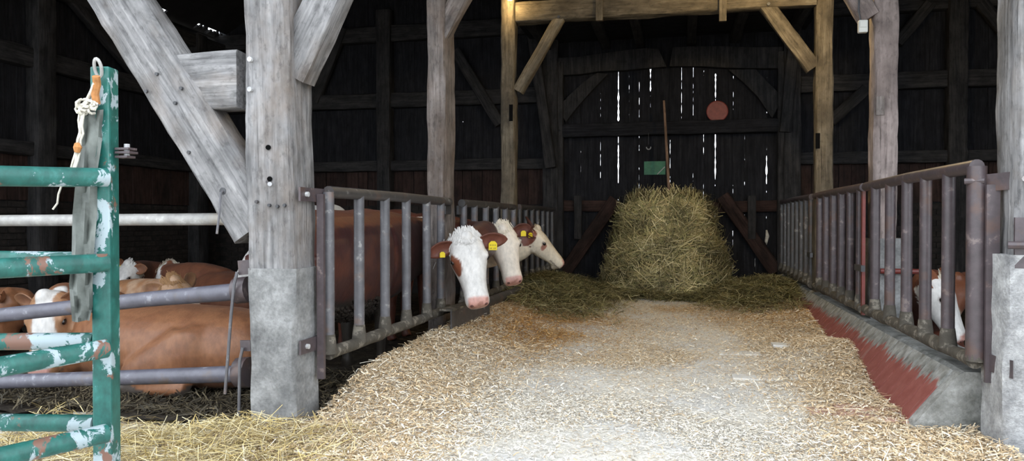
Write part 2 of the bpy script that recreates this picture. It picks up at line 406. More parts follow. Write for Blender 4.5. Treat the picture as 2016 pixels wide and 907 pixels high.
strut((618, 200), (675, 55), .2); strut((897, 100), (985, 245), .17); strut((1765, 85), (1830, 8), .16); strut((1635, 240), (1705, 175), .16); strut((1930, 5), (1975, 60), .16)
strut((1045, 40), (1085, 330), .16, Y=YB - .3)
strut((1545, 260), (1565, 60), .16, Y=YB - .2)
# door furniture: arched head beam in two pieces, cross beam, curved braces, leaf rails and diagonals
def arched(name, pts_top, pts_bot, Y, th, parent, mat):
    n = len(pts_top); v = []
    for (p, q) in zip(pts_top, pts_bot):
        a = at(*p, Y=Y); c = at(*q, Y=Y); v += [a, c, c + Vector((0, th, 0)), a + Vector((0, th, 0))]
    f = [(3, 2, 1, 0), (4 * n - 4, 4 * n - 3, 4 * n - 2, 4 * n - 1)]
    for i in range(n - 1):
        for k in range(4):
            p, q = i * 4 + k, i * 4 + (k + 1) % 4; f.append((p, q, q + 4, p + 4))
    c = sum(v, Vector()) / len(v); return obj(name, pydata([p - c for p in v], f, name), MAT[mat], parent, Matrix.Translation(c))
arched('head_beam', [(1098, 114), (1140, 112), (1180, 106), (1230, 99), (1270, 95), (1296, 96)], [(1098, 148), (1140, 146), (1180, 140), (1230, 138), (1270, 134), (1312, 131)], YB - .14, .12, door, 'dark_wood')
arched('head_beam', [(1325, 93), (1380, 91), (1430, 91), (1480, 93), (1541, 92)], [(1318, 130), (1380, 130), (1430, 133), (1480, 134), (1541, 134)], YB - .14, .12, door, 'dark_wood')
arched('curved_brace', [(1098, 212), (1120, 188), (1150, 160), (1176, 143)], [(1114, 240), (1132, 215), (1165, 178), (1196, 146)], YB - .12, .09, door, 'dark_wood')
arched('curved_brace', [(1434, 137), (1462, 160), (1492, 190), (1520, 232)], [(1487, 136), (1508, 158), (1530, 180), (1541, 195)], YB - .12, .09, door, 'dark_wood')
wbeam('cross_beam', (dl, YB - .09, 2.52), (dr, YB - .09, 2.52), .16, .2, door, 'dark_plank', xref=(0, 1, 0), wob=.008)
for x in (dl + .02, dr - .02): wbeam('door_post', (x, YB - .10, .05), (x, YB - .10, 3.6), .16, .14, door)
for p, q in (((1096, 405), (1195, 405)), ((1400, 408), (1540, 405))): wbeam('leaf_rail', at(*p, Y=YB - .05), at(*q, Y=YB - .05), .06, .17, door, 'red_plank', xref=(0, 1, 0))
for p, q in (((1112, 535), (1212, 392)), ((1528, 535), (1422, 385))): wbeam('leaf_diagonal', at(*p, Y=YB - .12), at(*q, Y=YB - .12), .2, .06, door, 'red_plank')
for px_ in (1138, 1480): wbeam('latch_post', at(px_, 470, Y=YB - .13), at(px_, 385, Y=YB - .13), .12, .06, door, 'dark_wood')

# ---- left and right side walls: boards on framing over a low brick base
def side_wall(name, X, inward, brick_y0):
    w = empty(name, (X, 7.6, 0), kind='structure'); y = 3.3; i = 0
    while y < YB:
        wd = random.uniform(.17, .23); x0 = X + (.012 if i % 2 else 0)
        top = 4.30
        if name == 'wall_left' and (9.88 < y < 10.3 or 11.0 < y < 11.55): top = 4.30 - random.uniform(.03, .07)
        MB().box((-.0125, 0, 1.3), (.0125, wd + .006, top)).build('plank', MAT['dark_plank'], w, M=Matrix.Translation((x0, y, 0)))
        if y > 6.5 and name == 'wall_left': MB().box((-.01, .004, 1.36), (.01, wd - .004, 1.96)).build('lower_plank', MAT['red_plank'], w, M=Matrix.Translation((x0 + inward * .035, y, 0)))
        y += wd; i += 1
    for z, t in ((2.0, .17), (3.13, .24)): wbeam('girt', (X + inward * .09, 3.4, z), (X + inward * .09, YB, z), .14, t, w, xref=(1, 0, 0), wob=.012, seg=40)
    wbeam('wall_plate', (X + inward * .12, 3.4, 4.08), (X + inward * .12, YB, 4.08), .18, .22, w, seg=30)
    for yy in (4.0, 7.8, 10.9): wbeam('wall_post', (X + inward * .13, yy, PEN - .1), (X + inward * .13, yy, 4.2), .2, .28, w, wob=.012)
    for (a, c) in (((8.2, 4.1), (9.9, 3.0)), ((7.5, 4.1), (6.1, 3.0))): wbeam('strut', (X + inward * .14, a[0], a[1]), (X + inward * .14, c[0], c[1]), .12, .18, w)
    return w
wl = side_wall('wall_left', XL, 1, 7.0); wr = side_wall('wall_right', XR, -1, 20)
BR = pydata(*(lambda b: (b.v, b.f))(MB().box((-.119, 0, 0), (.119, .05, .068))), 'brick')
BR.materials.append(MAT['brick'])
def brick_base(parent, A, B, inward, parts):
    """bricks along A->B, proud of a mortar core"""
    A, B = Vector(A), Vector(B); t = (B - A); L = t.length; t.normalize(); n = Vector(inward)
    core = MB().box((0, .006, PEN - .2), (L, .16, 1.36)); ang = math.atan2(t.y, t.x)
    side = 1 if Vector((-t.y, t.x, 0)).dot(n) < 0 else -1
    Mx = Matrix.Translation(A) @ Matrix.Rotation(ang, 4, 'Z') @ (Matrix.Identity(4) if side > 0 else Matrix.Scale(-1, 4, (0, 1, 0)))
    v = [Mx @ Vector(p) for p in core.v]; obj('mortar', pydata(v, core.f, 'mortar'), MAT['mortar'], parent)
    cnt = 0; rest = MB()
    for r in range(17):
        z = 1.275 - r * .079; s = (.125 if r % 2 else 0) + .12
        while s < L - .1:
            p = A + t * s; dy = random.uniform(-.004, .004)
            M = Matrix.Translation((p.x, p.y, z) + Vector(()).to_tuple() if False else Vector((p.x, p.y, z))) @ Matrix.Rotation(ang, 4, 'Z') @ Matrix.Translation((0, -.012 * side + dy - (.05 if side < 0 else 0) * 0, 0)) @ (Matrix.Identity(4) if side > 0 else Matrix.Translation((0, -.05, 0)))
            if parts(p, z) and cnt < 298: obj('brick', BR, None, parent, M); cnt += 1
            else: rest.box((-.119, 0, 0), (.119, .05, .068), M)
            s += .25
    if rest.v: rest.build('brickwork', MAT['brick'], parent)['kind'] = 'stuff'
brick_base(wl, (XL + .02, 3.4, 0), (XL + .02, YB, 0), (1, 0, 0), lambda p, z: p.y > 6.9 and z > .12)
brick_base(wall, (XL, YB - .02, 0), (dl - .2, YB - .02, 0), (0, -1, 0), lambda p, z: p.x < -6.8 and z > .1)
wbr = empty('wall_back_right', (3, YB, 0), kind='structure')
brick_base(wbr, (dr + .2, YB - .02, 0), (XR, YB - .02, 0), (0, -1, 0), lambda p, z: p.x < 4.6 and z > .0)
brick_base(wr, (XR - .02, 3.4, 0), (XR - .02, YB, 0), (-1, 0, 0), lambda p, z: False)

# ---- roof, loft floor over the alley, unseen front gable boarding added to keep light out
RX, RZ = -.7, 8.4
def slab(name, a, b_, y0, y1, th, mat):
    a, b_ = Vector((a[0], 0, a[1])), Vector((b_[0], 0, b_[1])); v = []
    for y in (y0, y1): v += [(a.x, y, a.z), (b_.x, y, b_.z), (b_.x, y, b_.z + th), (a.x, y, a.z + th)]
    o = obj(name, pydata(v, [(0,1,2,3),(7,6,5,4),(0,4,5,1),(1,5,6,2),(2,6,7,3),(3,7,4,0)], name), mat); o['kind'] = 'structure'; return o
rs = (RZ - 4.08) / (RX - XL + .45)
def zroof(x): return 4.08 + (x - XL + .45) * rs
slab('roof_left', (XL + .13, zroof(XL + .13)), (RX, RZ), 3.0, YB + .3, .12, MAT['roof'])
slab('roof_eave', (XL - .45, 4.08), (XL - .03, zroof(XL - .03)), 3.0, YB + .3, .12, MAT['roof'])
tr = empty('roof_tiles', (XL + .3, 7.5, 4.5), kind='structure')
holes = [(at(292, 5, X=XL + .1).y, at(327, 14, X=XL + .1).y), (at(380, 33, X=XL + .1).y, at(442, 54, X=XL + .1).y)]
y = 3.0
while y < YB + .3:
    hole = any(a < y < b_ for a, b_ in holes); st_ = .05 if hole else .25; e_ = min(y + st_, YB + .3)
    w_ = .06 + .16 * max(0, noise.noise(Vector((y * 9, 2, 1))) + .25) if hole else 0
    x0, x1 = XL - .05, XL + .15 - w_
    v = []
    for yy in (y - .002, e_ + .002): v += [(x0, yy, zroof(x0) + .01), (x1, yy, zroof(x1) + .01), (x1, yy, zroof(x1) + .05), (x0, yy, zroof(x0) + .05)]
    obj('roof_tile', pydata(v, [(0,1,2,3),(7,6,5,4),(0,4,5,1),(1,5,6,2),(2,6,7,3),(3,7,4,0)], 'roof_tile'), MAT['roof'], tr); y = e_
slab('roof_right', (XR + .45, 4.30 - .22), (RX, RZ), 3.0, YB + .3, .12, MAT['roof'])
for nm, yy in (('wall_gable_front', 3.42), ('wall_gable_back', YB + .02)):
    z0 = 4.15 if 'front' in nm else 5.1
    def zr(x): return 4.30 - .06 + (RZ - 4.3 + .1) * ((x - XL) / (RX - XL) if x < RX else (XR - x) / (XR - RX))
    xs_ = [x for x in np.linspace(XL, XR, 40)]
    v = []; f = []
    for x in xs_: v += [(x, yy, min(z0, zr(x))), (x, yy, zr(x)), (x, yy + .03, zr(x)), (x, yy + .03, min(z0, zr(x)))]
    for i in range(len(xs_) - 1):
        for k in range(4): p, q = i * 4 + k, i * 4 + (k + 1) % 4; f.append((p, q, q + 4, p + 4))
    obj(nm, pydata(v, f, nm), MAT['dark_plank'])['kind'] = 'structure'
ceil = empty('ceiling', (-.25, 7.6, 3.85), kind='structure'); y = 3.6
while y < YB:
    wd = random.uniform(.18, .26)
    MB().box((-2.3, .004, 0), (1.8, wd - .004, .03)).build('loft_board', MAT['dark_plank'], ceil, M=Matrix.Translation((0, y, 3.93 + random.uniform(0, .01)))); y += wd
for px_ in (1055, 1182, 1255, 1362, 1452, 1560):
    x = at(px_, 60, Z=3.86).x; beam('joist', (x, 3.6, 3.86), (x, YB, 3.86), .13, .14, MAT['dark_wood'], ceil, wob=.008, seg=40)

# ================================================================== TIMBER FRAME
def post(label, x0, x1, y0, y1, z0, z1, mat, base=None, lean=0.0, seed=1, bmat='stone'):
    cx, cy = (x0 + x1) / 2, (y0 + y1) / 2
    t = empty('timber_post', (cx, cy, PEN if base is None else base[4]), label, 'post', 'upright timber posts along the feed alley')
    beam('shaft', (cx, cy, z0), (cx + lean, cy, z1), x1 - x0, y1 - y0, mat, t, wob=.011, cham=.018, seed=seed)
    if base:
        bx0, bx1, by0, by1, bz0, bz1 = base
        o = beam('stone_base', ((bx0 + bx1) / 2, (by0 + by1) / 2, bz0), ((bx0 + bx1) / 2, (by0 + by1) / 2, bz1), bx1 - bx0, by1 - by0, MAT[bmat], t, wob=.012, cham=.02, seed=seed + 5)
    return t
def bolt(parent, p, n, r=.016, mat='bright_bolt'):
    p = Vector(p); n = Vector(n).normalized(); return pipe('bolt', [p - n * .02, p + n * .012], r, MAT[mat], parent, 8)
# front left post
P1 = post('massive grey oak post on a pale rendered base beside the tan lying cow', -2.28, -2.01, 3.58, 3.83, .84, 4.2, MAT['grey_wood'], (-2.275, -2.0, 3.57, 3.84, -.05, .845), -.075, 3)
for p in ((493, 117), (493, 176), (528, 358), (506, 397), (531, 404), (547, 406), (561, 404)): bolt(P1, at(*p, Y=3.575), (0, -1, 0), .014 if p[0] < 500 else .009, 'bright_bolt' if p[1] < 300 else 'iron')
for p in ((528, 290), (531, 352)): pipe('peg_hole', [at(*p, Y=3.566), at(*p, Y=3.59)], .014, MAT['hole_shade'], P1, 10)
pipe('peg', [at(531, 362, Y=3.54), at(531, 362, Y=3.6)], .012, MAT['bright_bolt'], P1, 8)
P2 = post('grey brown oak post directly behind the white-faced red cow', -2.175, -2.01, 6.17, 6.47, PEN - .05, 4.0, MAT['post_wood'], seed=11)
P3 = post('tan lamp-lit post with a dark mortise standing before the left fence end', -2.13, -1.96, 8.72, 8.92, PEN - .05, 4.0, MAT['tan_wood'], seed=17)
R3 = post('yellow lamp-lit post with a dark mortise beside the hay bale', 1.46, 1.64, 8.75, 8.95, .2, 4.0, MAT['tan_wood'], seed=23)
R2 = post('pinkish oak post with a filled mortise and small white box', 1.52, 1.70, 6.47, 6.68, .95, 4.0, MAT['pink_wood'], (1.51, 1.76, 6.46, 6.74, PEN, .96), seed=29)
R1 = post('pale grey oak post on a rough rendered base with an iron hinge hook', 1.55, 1.86, 3.95, 4.2, .93, 4.2, MAT['grey_wood'], (1.50, 1.88, 3.93, 4.22, -.05, .94), seed=37, bmat='stone_lit')
for (t, p, Y, mat, w, h) in ((P3, (1006, 222), 8.715, 'hole_shade', .045, .2), (R3, (1610, 277), 8.745, 'hole_shade', .045, .17), (R2, (1733, 208), 6.465, 'post_wood', .06, .15)):
    c = at(*p, Y=Y); MB().box((-w / 2, -.004, -h / 2), (w / 2, .01, h / 2)).build('mortise', MAT[mat], t, M=Matrix.Translation(c))
c = at(2010, 482, Y=3.94)
MB().box((-.03, -.012, -.11), (.03, .002, .13)).build('hinge_plate', MAT['rail_purple'], R1, M=Matrix.Translation(c))
pipe('hinge_hook', [c + Vector((-.07, -.04, 0)), c + Vector((-.04, -.05, .0)), c + Vector((.04, -.05, 0))], .018, MAT['rail_purple'], R1, 8)

G = 'timber braces and beams of the barn frame'
def member(name, label, p0, p1, w, d, mat, xref=(1, 0, 0.01), cat='beam', **k):
    o = beam(name, p0, p1, w, d, MAT[mat], None, xref, **k); return meta(o, label, cat, G)
# big diagonal of the front bay and the short tie beside it
dg = empty('diagonal_brace', at(492, 440, Y=3.7), 'huge grey diagonal brace leaning from the front post out over the pen', 'brace', G)
a, c = at(490, 402, Y=3.70), at(205, -60, Y=3.70); dv = (c - a).normalized()
beam('brace_timber', a - dv * .16, c + dv * .5, .30, .20, MAT['grey_wood'], dg, (1, 0, 0.01), wob=.012, cham=.02, seed=6)
for p in ((310, 146), (346, 203), (358, 174), (289, 180), (373, 300)): bolt(dg, at(*p, Y=3.60), (0, -1, 0), .010, 'iron')
c = at(439, 376, Y=3.60); pipe('wire_hole', [c + Vector((0, -.004, 0)), c + Vector((0, .02, 0))], .02, MAT['iron'], dg, 12)  # dark plug stands in for the shade in the hole
pipe('wire', [c, c + Vector((.0, -.02, -.01)), at(432, 420, Y=3.57), at(427, 460, Y=3.57)], .007, MAT['rail_grey'], dg, 6)
member('short_tie', 'short grey tie between the huge diagonal brace and the front post', at(350, 168, Y=3.72), at(486, 161, Y=3.72), .20, .31, 'grey_wood', (0, 1, 0), wob=.01, seed=9)
member('knee_brace', 'pale knee brace rising to the right from the massive front post', at(577, 150, Y=3.72), at(715, -150, Y=3.72), .21, .15, 'grey_wood', wob=.012, seed=41, cat='brace')
member('knee_brace', 'grey knee brace at the top of the post behind the white-faced cow', at(866, 72, Y=6.28), at(945, -70, Y=6.28), .15, .15, 'post_wood', wob=.01, cat='brace')
member('knee_brace', 'orange-tan knee brace under the left end of the lamp-lit tie beam', at(1020, 180, Y=8.8), at(1106, 30, Y=8.8), .125, .12, 'tan_wood', wob=.008, cat='brace')
member('knee_brace', 'yellow-tan knee brace under the right end of the lamp-lit tie beam', at(1601, 135, Y=8.83), at(1508, 10, Y=8.83), .165, .12, 'tan_wood', wob=.008, cat='brace')
member('knee_brace', 'short pale brace end above the small white box', at(1712, 36, Y=6.52), at(1650, -60, Y=6.52), .15, .12, 'pink_wood', wob=.008, cat='brace')
tb = empty('tie_beam', (-.25, 8.8, 3.5), 'tan lamp-lit tie beam spanning the alley above the hay bale', 'beam', G)
beam('beam_timber', (-1.95, 8.82, 3.62), (1.46, 8.84, 3.62), .24, .18, MAT['tan_wood'], tb, (0, 0, 1), wob=.01, seed=52)
for px_ in (1180, 1423): MB().box((-.04, -.02, -.16), (.04, .03, .18)).build('scarf_block', MAT['tan_wood'], tb, M=Matrix.Translation(at(px_, 14, Y=8.73)))
for p in ((1100, 33), (1513, 8)): bolt(tb, at(*p, Y=8.73), (0, -1, 0), .018, 'iron')
member('tie_beam', 'grey tie beam above the second pair of alley posts', (-2.05, 6.32, 3.74), (1.6, 6.6, 3.74), .22, .18, 'post_wood', (0, 1, 0))
member('tie_beam', 'grey front tie beam across the barn opening', (-8, 3.7, 4.05), (6.5, 3.95, 4.05), .24, .2, 'grey_wood', (0, 1, 0))

# ================================================================== KERB with red tiles (right of the alley)
KX0, KZ0, KX1, KZ1 = 1.19, 0.0, 1.43, .315
kb = empty('trim_kerb', (1.4, 7.9, 0), kind='structure')
v = []; Y0, Y1 = 4.28, YB - .05
kv = [(KX0, KZ0 - .3), (KX1 + .29, KZ0 - .3), (KX1 + .29, KZ1), (KX1 + .02, KZ1), (KX1 - .01, KZ1 - .02), (KX0, KZ0)]
nn = len(kv); yk = np.linspace(Y0, Y1, 60); f = []
for y in yk:
    for (x, z) in kv: v.append((x + .006 * noise.noise(Vector((x * 9, y * 7, z))), y, z + .008 * noise.noise(Vector((x * 5, y * 6, z + 3)))))
for i in range(len(yk) - 1):
    for k in range(nn): p, q = i * nn + k, i * nn + (k + 1) % nn; f.append((p, p + nn, q + nn, q))
f.append(tuple(range(nn))); f.append(tuple(range((len(yk) - 1) * nn, len(yk) * nn))[::-1])
obj('kerb_concrete', pydata(v, f, 'kerb'), MAT['kerb'], kb)
sl = Vector((KX1 - KX0, 0, KZ1 - KZ0)); SLn = sl.length; sl.normalize()
TW = .165; nrm = Vector((-sl.z, 0, sl.x))
tm = MB().box((0, .004, -.02), (SLn - .03, TW - .009, .006)); TM = pydata(tm.v, tm.f, 'tile'); TM.materials.append(MAT['smeared_tile'])
y = Y0 + .10
while y < 10.6:
    o = Vector((KX0 + .01, y, KZ0 + .012))
    M = Matrix(((sl.x, 0, nrm.x, o.x), (0, 1, 0, o.y), (sl.z, 0, nrm.z, o.z), (0, 0, 0, 1)))
    obj('tile', TM, None, kb, M); y += TW
# salmon tiles showing through the straw on the alley floor
ft = empty('trim_floor_tiles', (.8, 5, 0), kind='structure')
for (px_, py_) in ((1700, 800), (1650, 806), (1755, 818), (1560, 690), (1600, 745), (1490, 745), (1455, 700)):
    p = at(px_, py_, Z=.03); p.z = H(p.x, p.y) + .004
    M = Matrix.Translation(p) @ Matrix.Rotation(random.uniform(-.1, .1), 4, 'Z')
    MB().box((-.16, -.07, -.02), (.16, .07, .006)).build('floor_tile', MAT['tile_floor_a'] if py_ > 790 else MAT['tile_floor_b'], ft, M=M)

# ================================================================== FEED FENCES
FG = 'tubular steel feed fence panels along the alley'
def strapplate(name, a, b_, h, th, mat, parent, n):
    """flat bar a->b, height h, thickness th along n"""
    a, b_, n = Vector(a), Vector(b_), Vector(n); m = MB(); u = (b_ - a); L = u.length; u.normalize(); w = n.cross(u).normalized()
    M = Matrix(((u.x, n.x, w.x, a.x), (u.y, n.y, w.y, a.y), (u.z, n.z, w.z, a.z), (0, 0, 0, 1)))
    return m.box((0, -th / 2, -h / 2), (L, th / 2, h / 2), M).build(name, mat, parent)
def panel(label, X, ya, yb, zt, zb, bars, mt, mb_, md, r=.035, near_r=None):
    t = empty('feed_fence_panel', (X, (ya + yb) / 2, zb), label, 'fence', FG)
    pipe('top_rail', [(X, ya, zt), (X, (ya + yb) / 2, zt + .006), (X, yb, zt)], r, mt, t)
    n = 16; pipe('bottom_rail', [(X + .006 * noise.noise(Vector((X, i * .9, 1))), ya + (yb - ya) * i / n, zb + .008 * noise.noise(Vector((X, i * 1.3, 5)))) for i in range(n + 1)], [r * (1.05 + .22 * noise.noise(Vector((i * 1.7, X, 2)))) for i in range(n + 1)], mb_, t)
    for k, y in enumerate(bars):
        b_ = pipe('bar', [(X, y, zb), (X, y, zt)], (near_r if near_r and k == 0 else r * .95), md, t)
        pipe('dung_collar', [(X, y, zb), (X, y, zb + .05), (X, y, zb + .11)], [r * 1.35, r * 1.22, r * 1.0], MAT['rail_soil'], b_, 10)
    return t
XF, XG = -1.955, 1.452
b1 = [at(p, 500, X=XF).y for p in (647, 707, 758, 800, 840, 868)]
A1 = panel('grey steel feed fence panel in front of the dark red cow', XF, b1[0], 6.12, 1.265, .345, b1, MAT['rail_dark'], MAT['rail_soil'], MAT['rail_grey'])
# flat strip and hinge plates at the stone base
x = XF; ys_ = at(632, 500, X=XF).y
MB().box((-.02, -.012, -.52), (.02, .012, .51)).build('flat_strip', MAT['rail_purple'], A1, M=Matrix.Translation((XF, ys_, .74)))
for z, py_ in ((1.245, 388), (.42, 672)):
    strapplate('hinge_plate', (XF - .03, 3.60, z), (XF - .03, b1[0] + .03, z), .075, .012, MAT['rail_purple'], A1, (1, 0, 0))
    bolt(A1, (XF - .02, 3.66, z), (1, 0, 0), .014)
b2 = [6.56] + [6.50 + .43 * k for k in range(1, 6)]
A2 = panel('dark steel feed fence panel with three cattle reaching their heads through', XF, 6.50, 8.70, 1.265, .345, b2, MAT['rail_dark'], MAT['rail_soil'], MAT['rail_grey'])
b3 = [8.98 + .40 * k for k in range(7)]
A3 = panel('dark far fence panel between the tan post and the barn door, left', XF, 8.94, 11.5, 1.275, .345, b3, MAT['rail_dark'], MAT['rail_soil'], MAT['rail_dark'])
A3['label'] = 'dark feed fence panel between the tan post and the barn door behind the cattle'
for t, y in ((A1, 6.14), (A2, 6.52), (A2, 8.74), (A3, 8.92)): strapplate('post_clamp', (XF - .02, y - .08, 1.2), (XF - .02, y + .08, 1.2), .08, .02, MAT['iron'], t, (1, 0, 0))
c1 = [at(p, 500, X=XG).y for p in (1922, 1867, 1822, 1785, 1752, 1723)]
B1 = panel('purple-brown steel feed fence panel fixed to the pale front post', XG, c1[0], 6.42, 1.375, .395, c1, MAT['rail_purple'], MAT['rail_soil'], MAT['rail_purple'], .036, .046)
ye = at(1937, 500, X=XG + .02).y
MB().box((-.03, -.01, -.52), (.03, .01, .46)).build('flat_strip', MAT['rail_purple'], B1, M=Matrix.Translation((XG + .05, ye - .02, .82)))
strapplate('hinge_plate', (XG + .03, ye + .02, 1.29), (1.62, 3.93, 1.30), .085, .012, MAT['rail_purple'], B1, (.5, .87, 0))
strapplate('hinge_plate', (XG + .03, ye + .02, .40), (1.53, 3.915, .40), .085, .012, MAT['rail_purple'], B1, (.5, .87, 0))
bolt(B1, (1.585, 3.94, 1.30), (-.5, -.87, 0), .014); pipe('hinge_pin', [(XG - .06, ye + .03, 1.30), (XG + .02, ye + .0, 1.30)], .016, MAT['rail_purple'], B1, 8)
c2 = [6.62 + .37 * k for k in range(6)]
B2 = panel('purple-brown feed fence panel between the pinkish post and the yellow post', XG, 6.5, 8.72, 1.375, .385, c2, MAT['rail_purple'], MAT['rail_soil'], MAT['rail_purple'])
MB().box((-.012, -.02, -.52), (.012, .02, .48)).build('red_strip', MAT['rail_red'], B2, M=Matrix.Translation((XG - .01, 6.47, .86)))
for y in (6.53, 6.58): MB().box((-.012, -.014, -.50), (.012, .014, .48)).build('flat_strip', MAT['rail_purple'], B2, M=Matrix.Translation((XG, y, .86)))
strapplate('latch', (XG - .03, 6.38, .72), (XG - .03, 6.62, .72), .05, .03, MAT['iron'], B2, (1, 0, 0))
c3 = [8.98 + .36 * k for k in range(8)]
B3 = panel('dark purple feed fence panel between the yellow post and the barn door', XG, 8.94, 11.5, 1.375, .375, c3, MAT['rail_purple'], MAT['rail_soil'], MAT['rail_dark'])
strapplate('latch', (XG - .03, 8.78, .72), (XG - .03, 8.98, .72), .05, .03, MAT['iron'], B3, (1, 0, 0))
meta(pipe('pen_pipe', [(1.70, 4.40, PEN), (1.70, 4.40, 1.25)], .03, MAT['rail_dark'], None), 'dark upright pen pipe behind the thick end bar of the right fence', 'pipe')
meta(pipe('pen_rail', [(1.56, 6.43, .70), (1.84, 6.43, .70)], .022, MAT['rail_red'], None), 'thin red pen rail crossing the base of the pinkish post', 'pipe')

# pen bars left of the front post
def penbar(label, pa, pb, r, mat, cat='pipe', Y=3.72, ext=1.5):
    a, c = at(*pa, Y=Y), at(*pb, Y=Y); c = c + (c - a).normalized() * ext; a = a.copy()
    return empty('pen_bar', a, label, cat, 'pen bars closing the front of the left pen'), a, c, r, mat
t, a, c, r, mat = penbar('upper slate-coloured pen bar sloping across the front of the lying cattle', (486, 572), (0, 622), .046, MAT['slate_pipe'])
pipe('bar', [a, a + (c - a) * .2 + Vector((0, 0, .01)), c], [.050, .045, .043], mat, t)
strapplate('socket_plate', at(470, 527, Y=3.66), at(494, 525, Y=3.66), .08, .012, MAT['rail_purple'], t, (0, 1, 0))
pipe('socket', [at(466, 572, Y=3.72), at(492, 569, Y=3.72)], .075, MAT['rail_purple'], t)
pipe('chain_rod', [at(467, 535, Y=3.64), at(461, 560, Y=3.63), at(455, 620, Y=3.63), at(443, 775, Y=3.63)], .0085, MAT['rail_grey'], t, 6)
t, a, c, r, mat = penbar('lower slate-coloured pen bar just above the muddy bedding', (486, 735), (0, 751), .046, MAT['slate_pipe'])
pipe('bar', [a, a + (c - a) * .2, c], [.048, .044, .042], mat, t)
strapplate('socket_plate', at(474, 680, Y=3.66), at(494, 680, Y=3.66), .06, .012, MAT['rail_purple'], t, (0, 1, 0))
pipe('socket', [at(470, 733, Y=3.72), at(492, 732, Y=3.72)], .085, MAT['rail_purple'], t)
pipe('chain_rod', [at(478, 684, Y=3.64), at(472, 710, Y=3.63), at(470, 840, Y=3.63)], .0085, MAT['rail_grey'], t, 6)
a, c = at(452, 431, Y=3.92), at(-420, 437, Y=3.92)
t = empty('neck_rail', a, 'straight pale galvanised pipe above the slate pen bars', 'pipe', 'pen bars closing the front of the left pen')
pipe('bar', [a, c], .037, MAT['galv'], t)
# their far ends rest in an out-of-frame post
q = at(-420, 600, Y=3.8); meta(beam('pen_post', (q.x - .02, 3.82, PEN - .05), (q.x - .02, 3.82, 4.0), .24, .3, MAT['grey_wood']), 'grey timber post at the far end of the slate pen bars', 'post')

# steel feed plate under the white-faced cow
a = at(888, 636, X=-1.80); c = at(963, 602, X=-1.74)
t = empty('feed_plate', a, 'dark folded steel feed plate on the straw below the white-faced cow', 'plate')
u = (Vector((c.x, c.y, 0)) - Vector((a.x, a.y, 0))); L = u.length; u.normalize(); n_ = Vector((u.y, -u.x, 0)); z0 = a.z + .0
M = Matrix(((u.x, n_.x, 0, a.x), (u.y, n_.y, 0, a.y), (0, 0, 1, z0), (0, 0, 0, 1)))
MB().box((0, -.006, -.10), (L, .006, .10), M).build('web', MAT['rail_dark'], t)
MB().box((0, -.10, .095), (L, .012, .112), M).build('lip', MAT['rail_soil'], t)
meta(pipe('feed_rail', [(-1.86, 6.9, .30), (-1.80, 8.0, .31), (-1.76, 9.2, .33)], .05, MAT['rail_dark'], None), 'dark soiled rail lying along the fence foot under the cream-faced cattle', 'pipe')

# ================================================================== GREEN GATE
GA = at(209, 500, D=2.40); dirn = (at(0, 500, D=2.17) - at(209, 500, D=2.40)); dirn.z = 0; dirn.normalize()
gt = empty('tubular_gate', (GA.x, GA.y, H(GA.x, GA.y)), 'chipped green tubular gate whose rails reach towards the yard, hung with a grey strap', 'gate', 'green yard gate leaves')
sd = Vector((-dirn.y, dirn.x, 0))
ex = dirn; ey = UP.cross(ex)
zt_ = at(209, 131, D=2.40).z
def boxpost(name, c, w, d, z0, z1, mat, parent, exv):
    eyv = UP.cross(exv); M = Matrix(((exv.x, eyv.x, 0, c.x), (exv.y, eyv.y, 0, c.y), (0, 0, 1, 0), (0, 0, 0, 1)))
    o = MB().box((-w / 2, -d / 2, z0), (w / 2, d / 2, z1), M).build(name, mat, parent)
    bv = o.modifiers.new('b', 'BEVEL'); bv.width = .006; bv.segments = 2; return o
boxpost('gate_post', at(208, 500, D=2.43), .063, .060, H(GA.x, GA.y), zt_, MAT['green_paint'], gt, RT)
near = []
for (ya_, yb_) in ((349, 346), (517, 528), (686, 722), (853, 900)):
    a, c = at(206, ya_, D=2.37), at(0, yb_, D=2.14); d_ = c - a
    near.append(a + d_ * 3.2); pipe('rail', [a + d_ * -.02, a + d_, a + d_ * 3.2], .030, MAT['green_paint'], gt)
e = near[0]; boxpost('end_post', Vector((e.x, e.y, 0)), .064, .064, H(e.x, e.y), near[0].z + .12, MAT['green_paint'], gt, ex)
pipe('top_ring', [at(193, 134, D=2.385) + Vector((0, 0, 0)) + (RT * math.cos(k) * .011 - TC * 0 + UP * math.sin(k) * .028) + TC * .01 * math.sin(k) for k in np.linspace(0, 2 * math.pi, 18)], .0055, MAT['galv'], gt, 8)
lt = at(250, 293, D=2.43)
for dz, w in ((.0, .022), (-.012, .026), (-.026, .016)): MB().box((-.03, -.02, dz - .004), (w, .02, dz + .003)).build('latch_plate', MAT['rail_purple'], gt, M=Matrix.Translation(lt))
pipe('latch_bolt', [lt + Vector((0, 0, -.03)), lt + Vector((0, 0, .016))], .009, MAT['bright_bolt'], gt, 8)
# second leaf folded behind it
GB = at(188, 500, D=2.53)
g2 = empty('tubular_gate', (GB.x, GB.y, H(GB.x, GB.y)), 'chipped green gate leaf with level rails folded close behind the strap-hung gate', 'gate', 'green yard gate leaves')
ends = []
for (ya_, yb_) in ((352, 350), (512, 510), (671, 672), (833, 831)):
    a, c = at(186, ya_, D=2.52), at(0, yb_, D=2.50); d_ = c - a; ends.append(a + d_ * 4.2)
    pipe('rail', [a, a + d_, a + d_ * 4.2], .029, MAT['green_paint'], g2)
boxpost('gate_post', GB + RT * .035, .05, .05, H(GB.x, GB.y), at(188, 300, D=2.53).z, MAT['green_paint'], g2, ex)
e = ends[0]; boxpost('end_post', Vector((e.x, e.y, 0)), .06, .06, H(e.x, e.y), ends[0].z + .1, MAT['green_paint'], g2, ex)
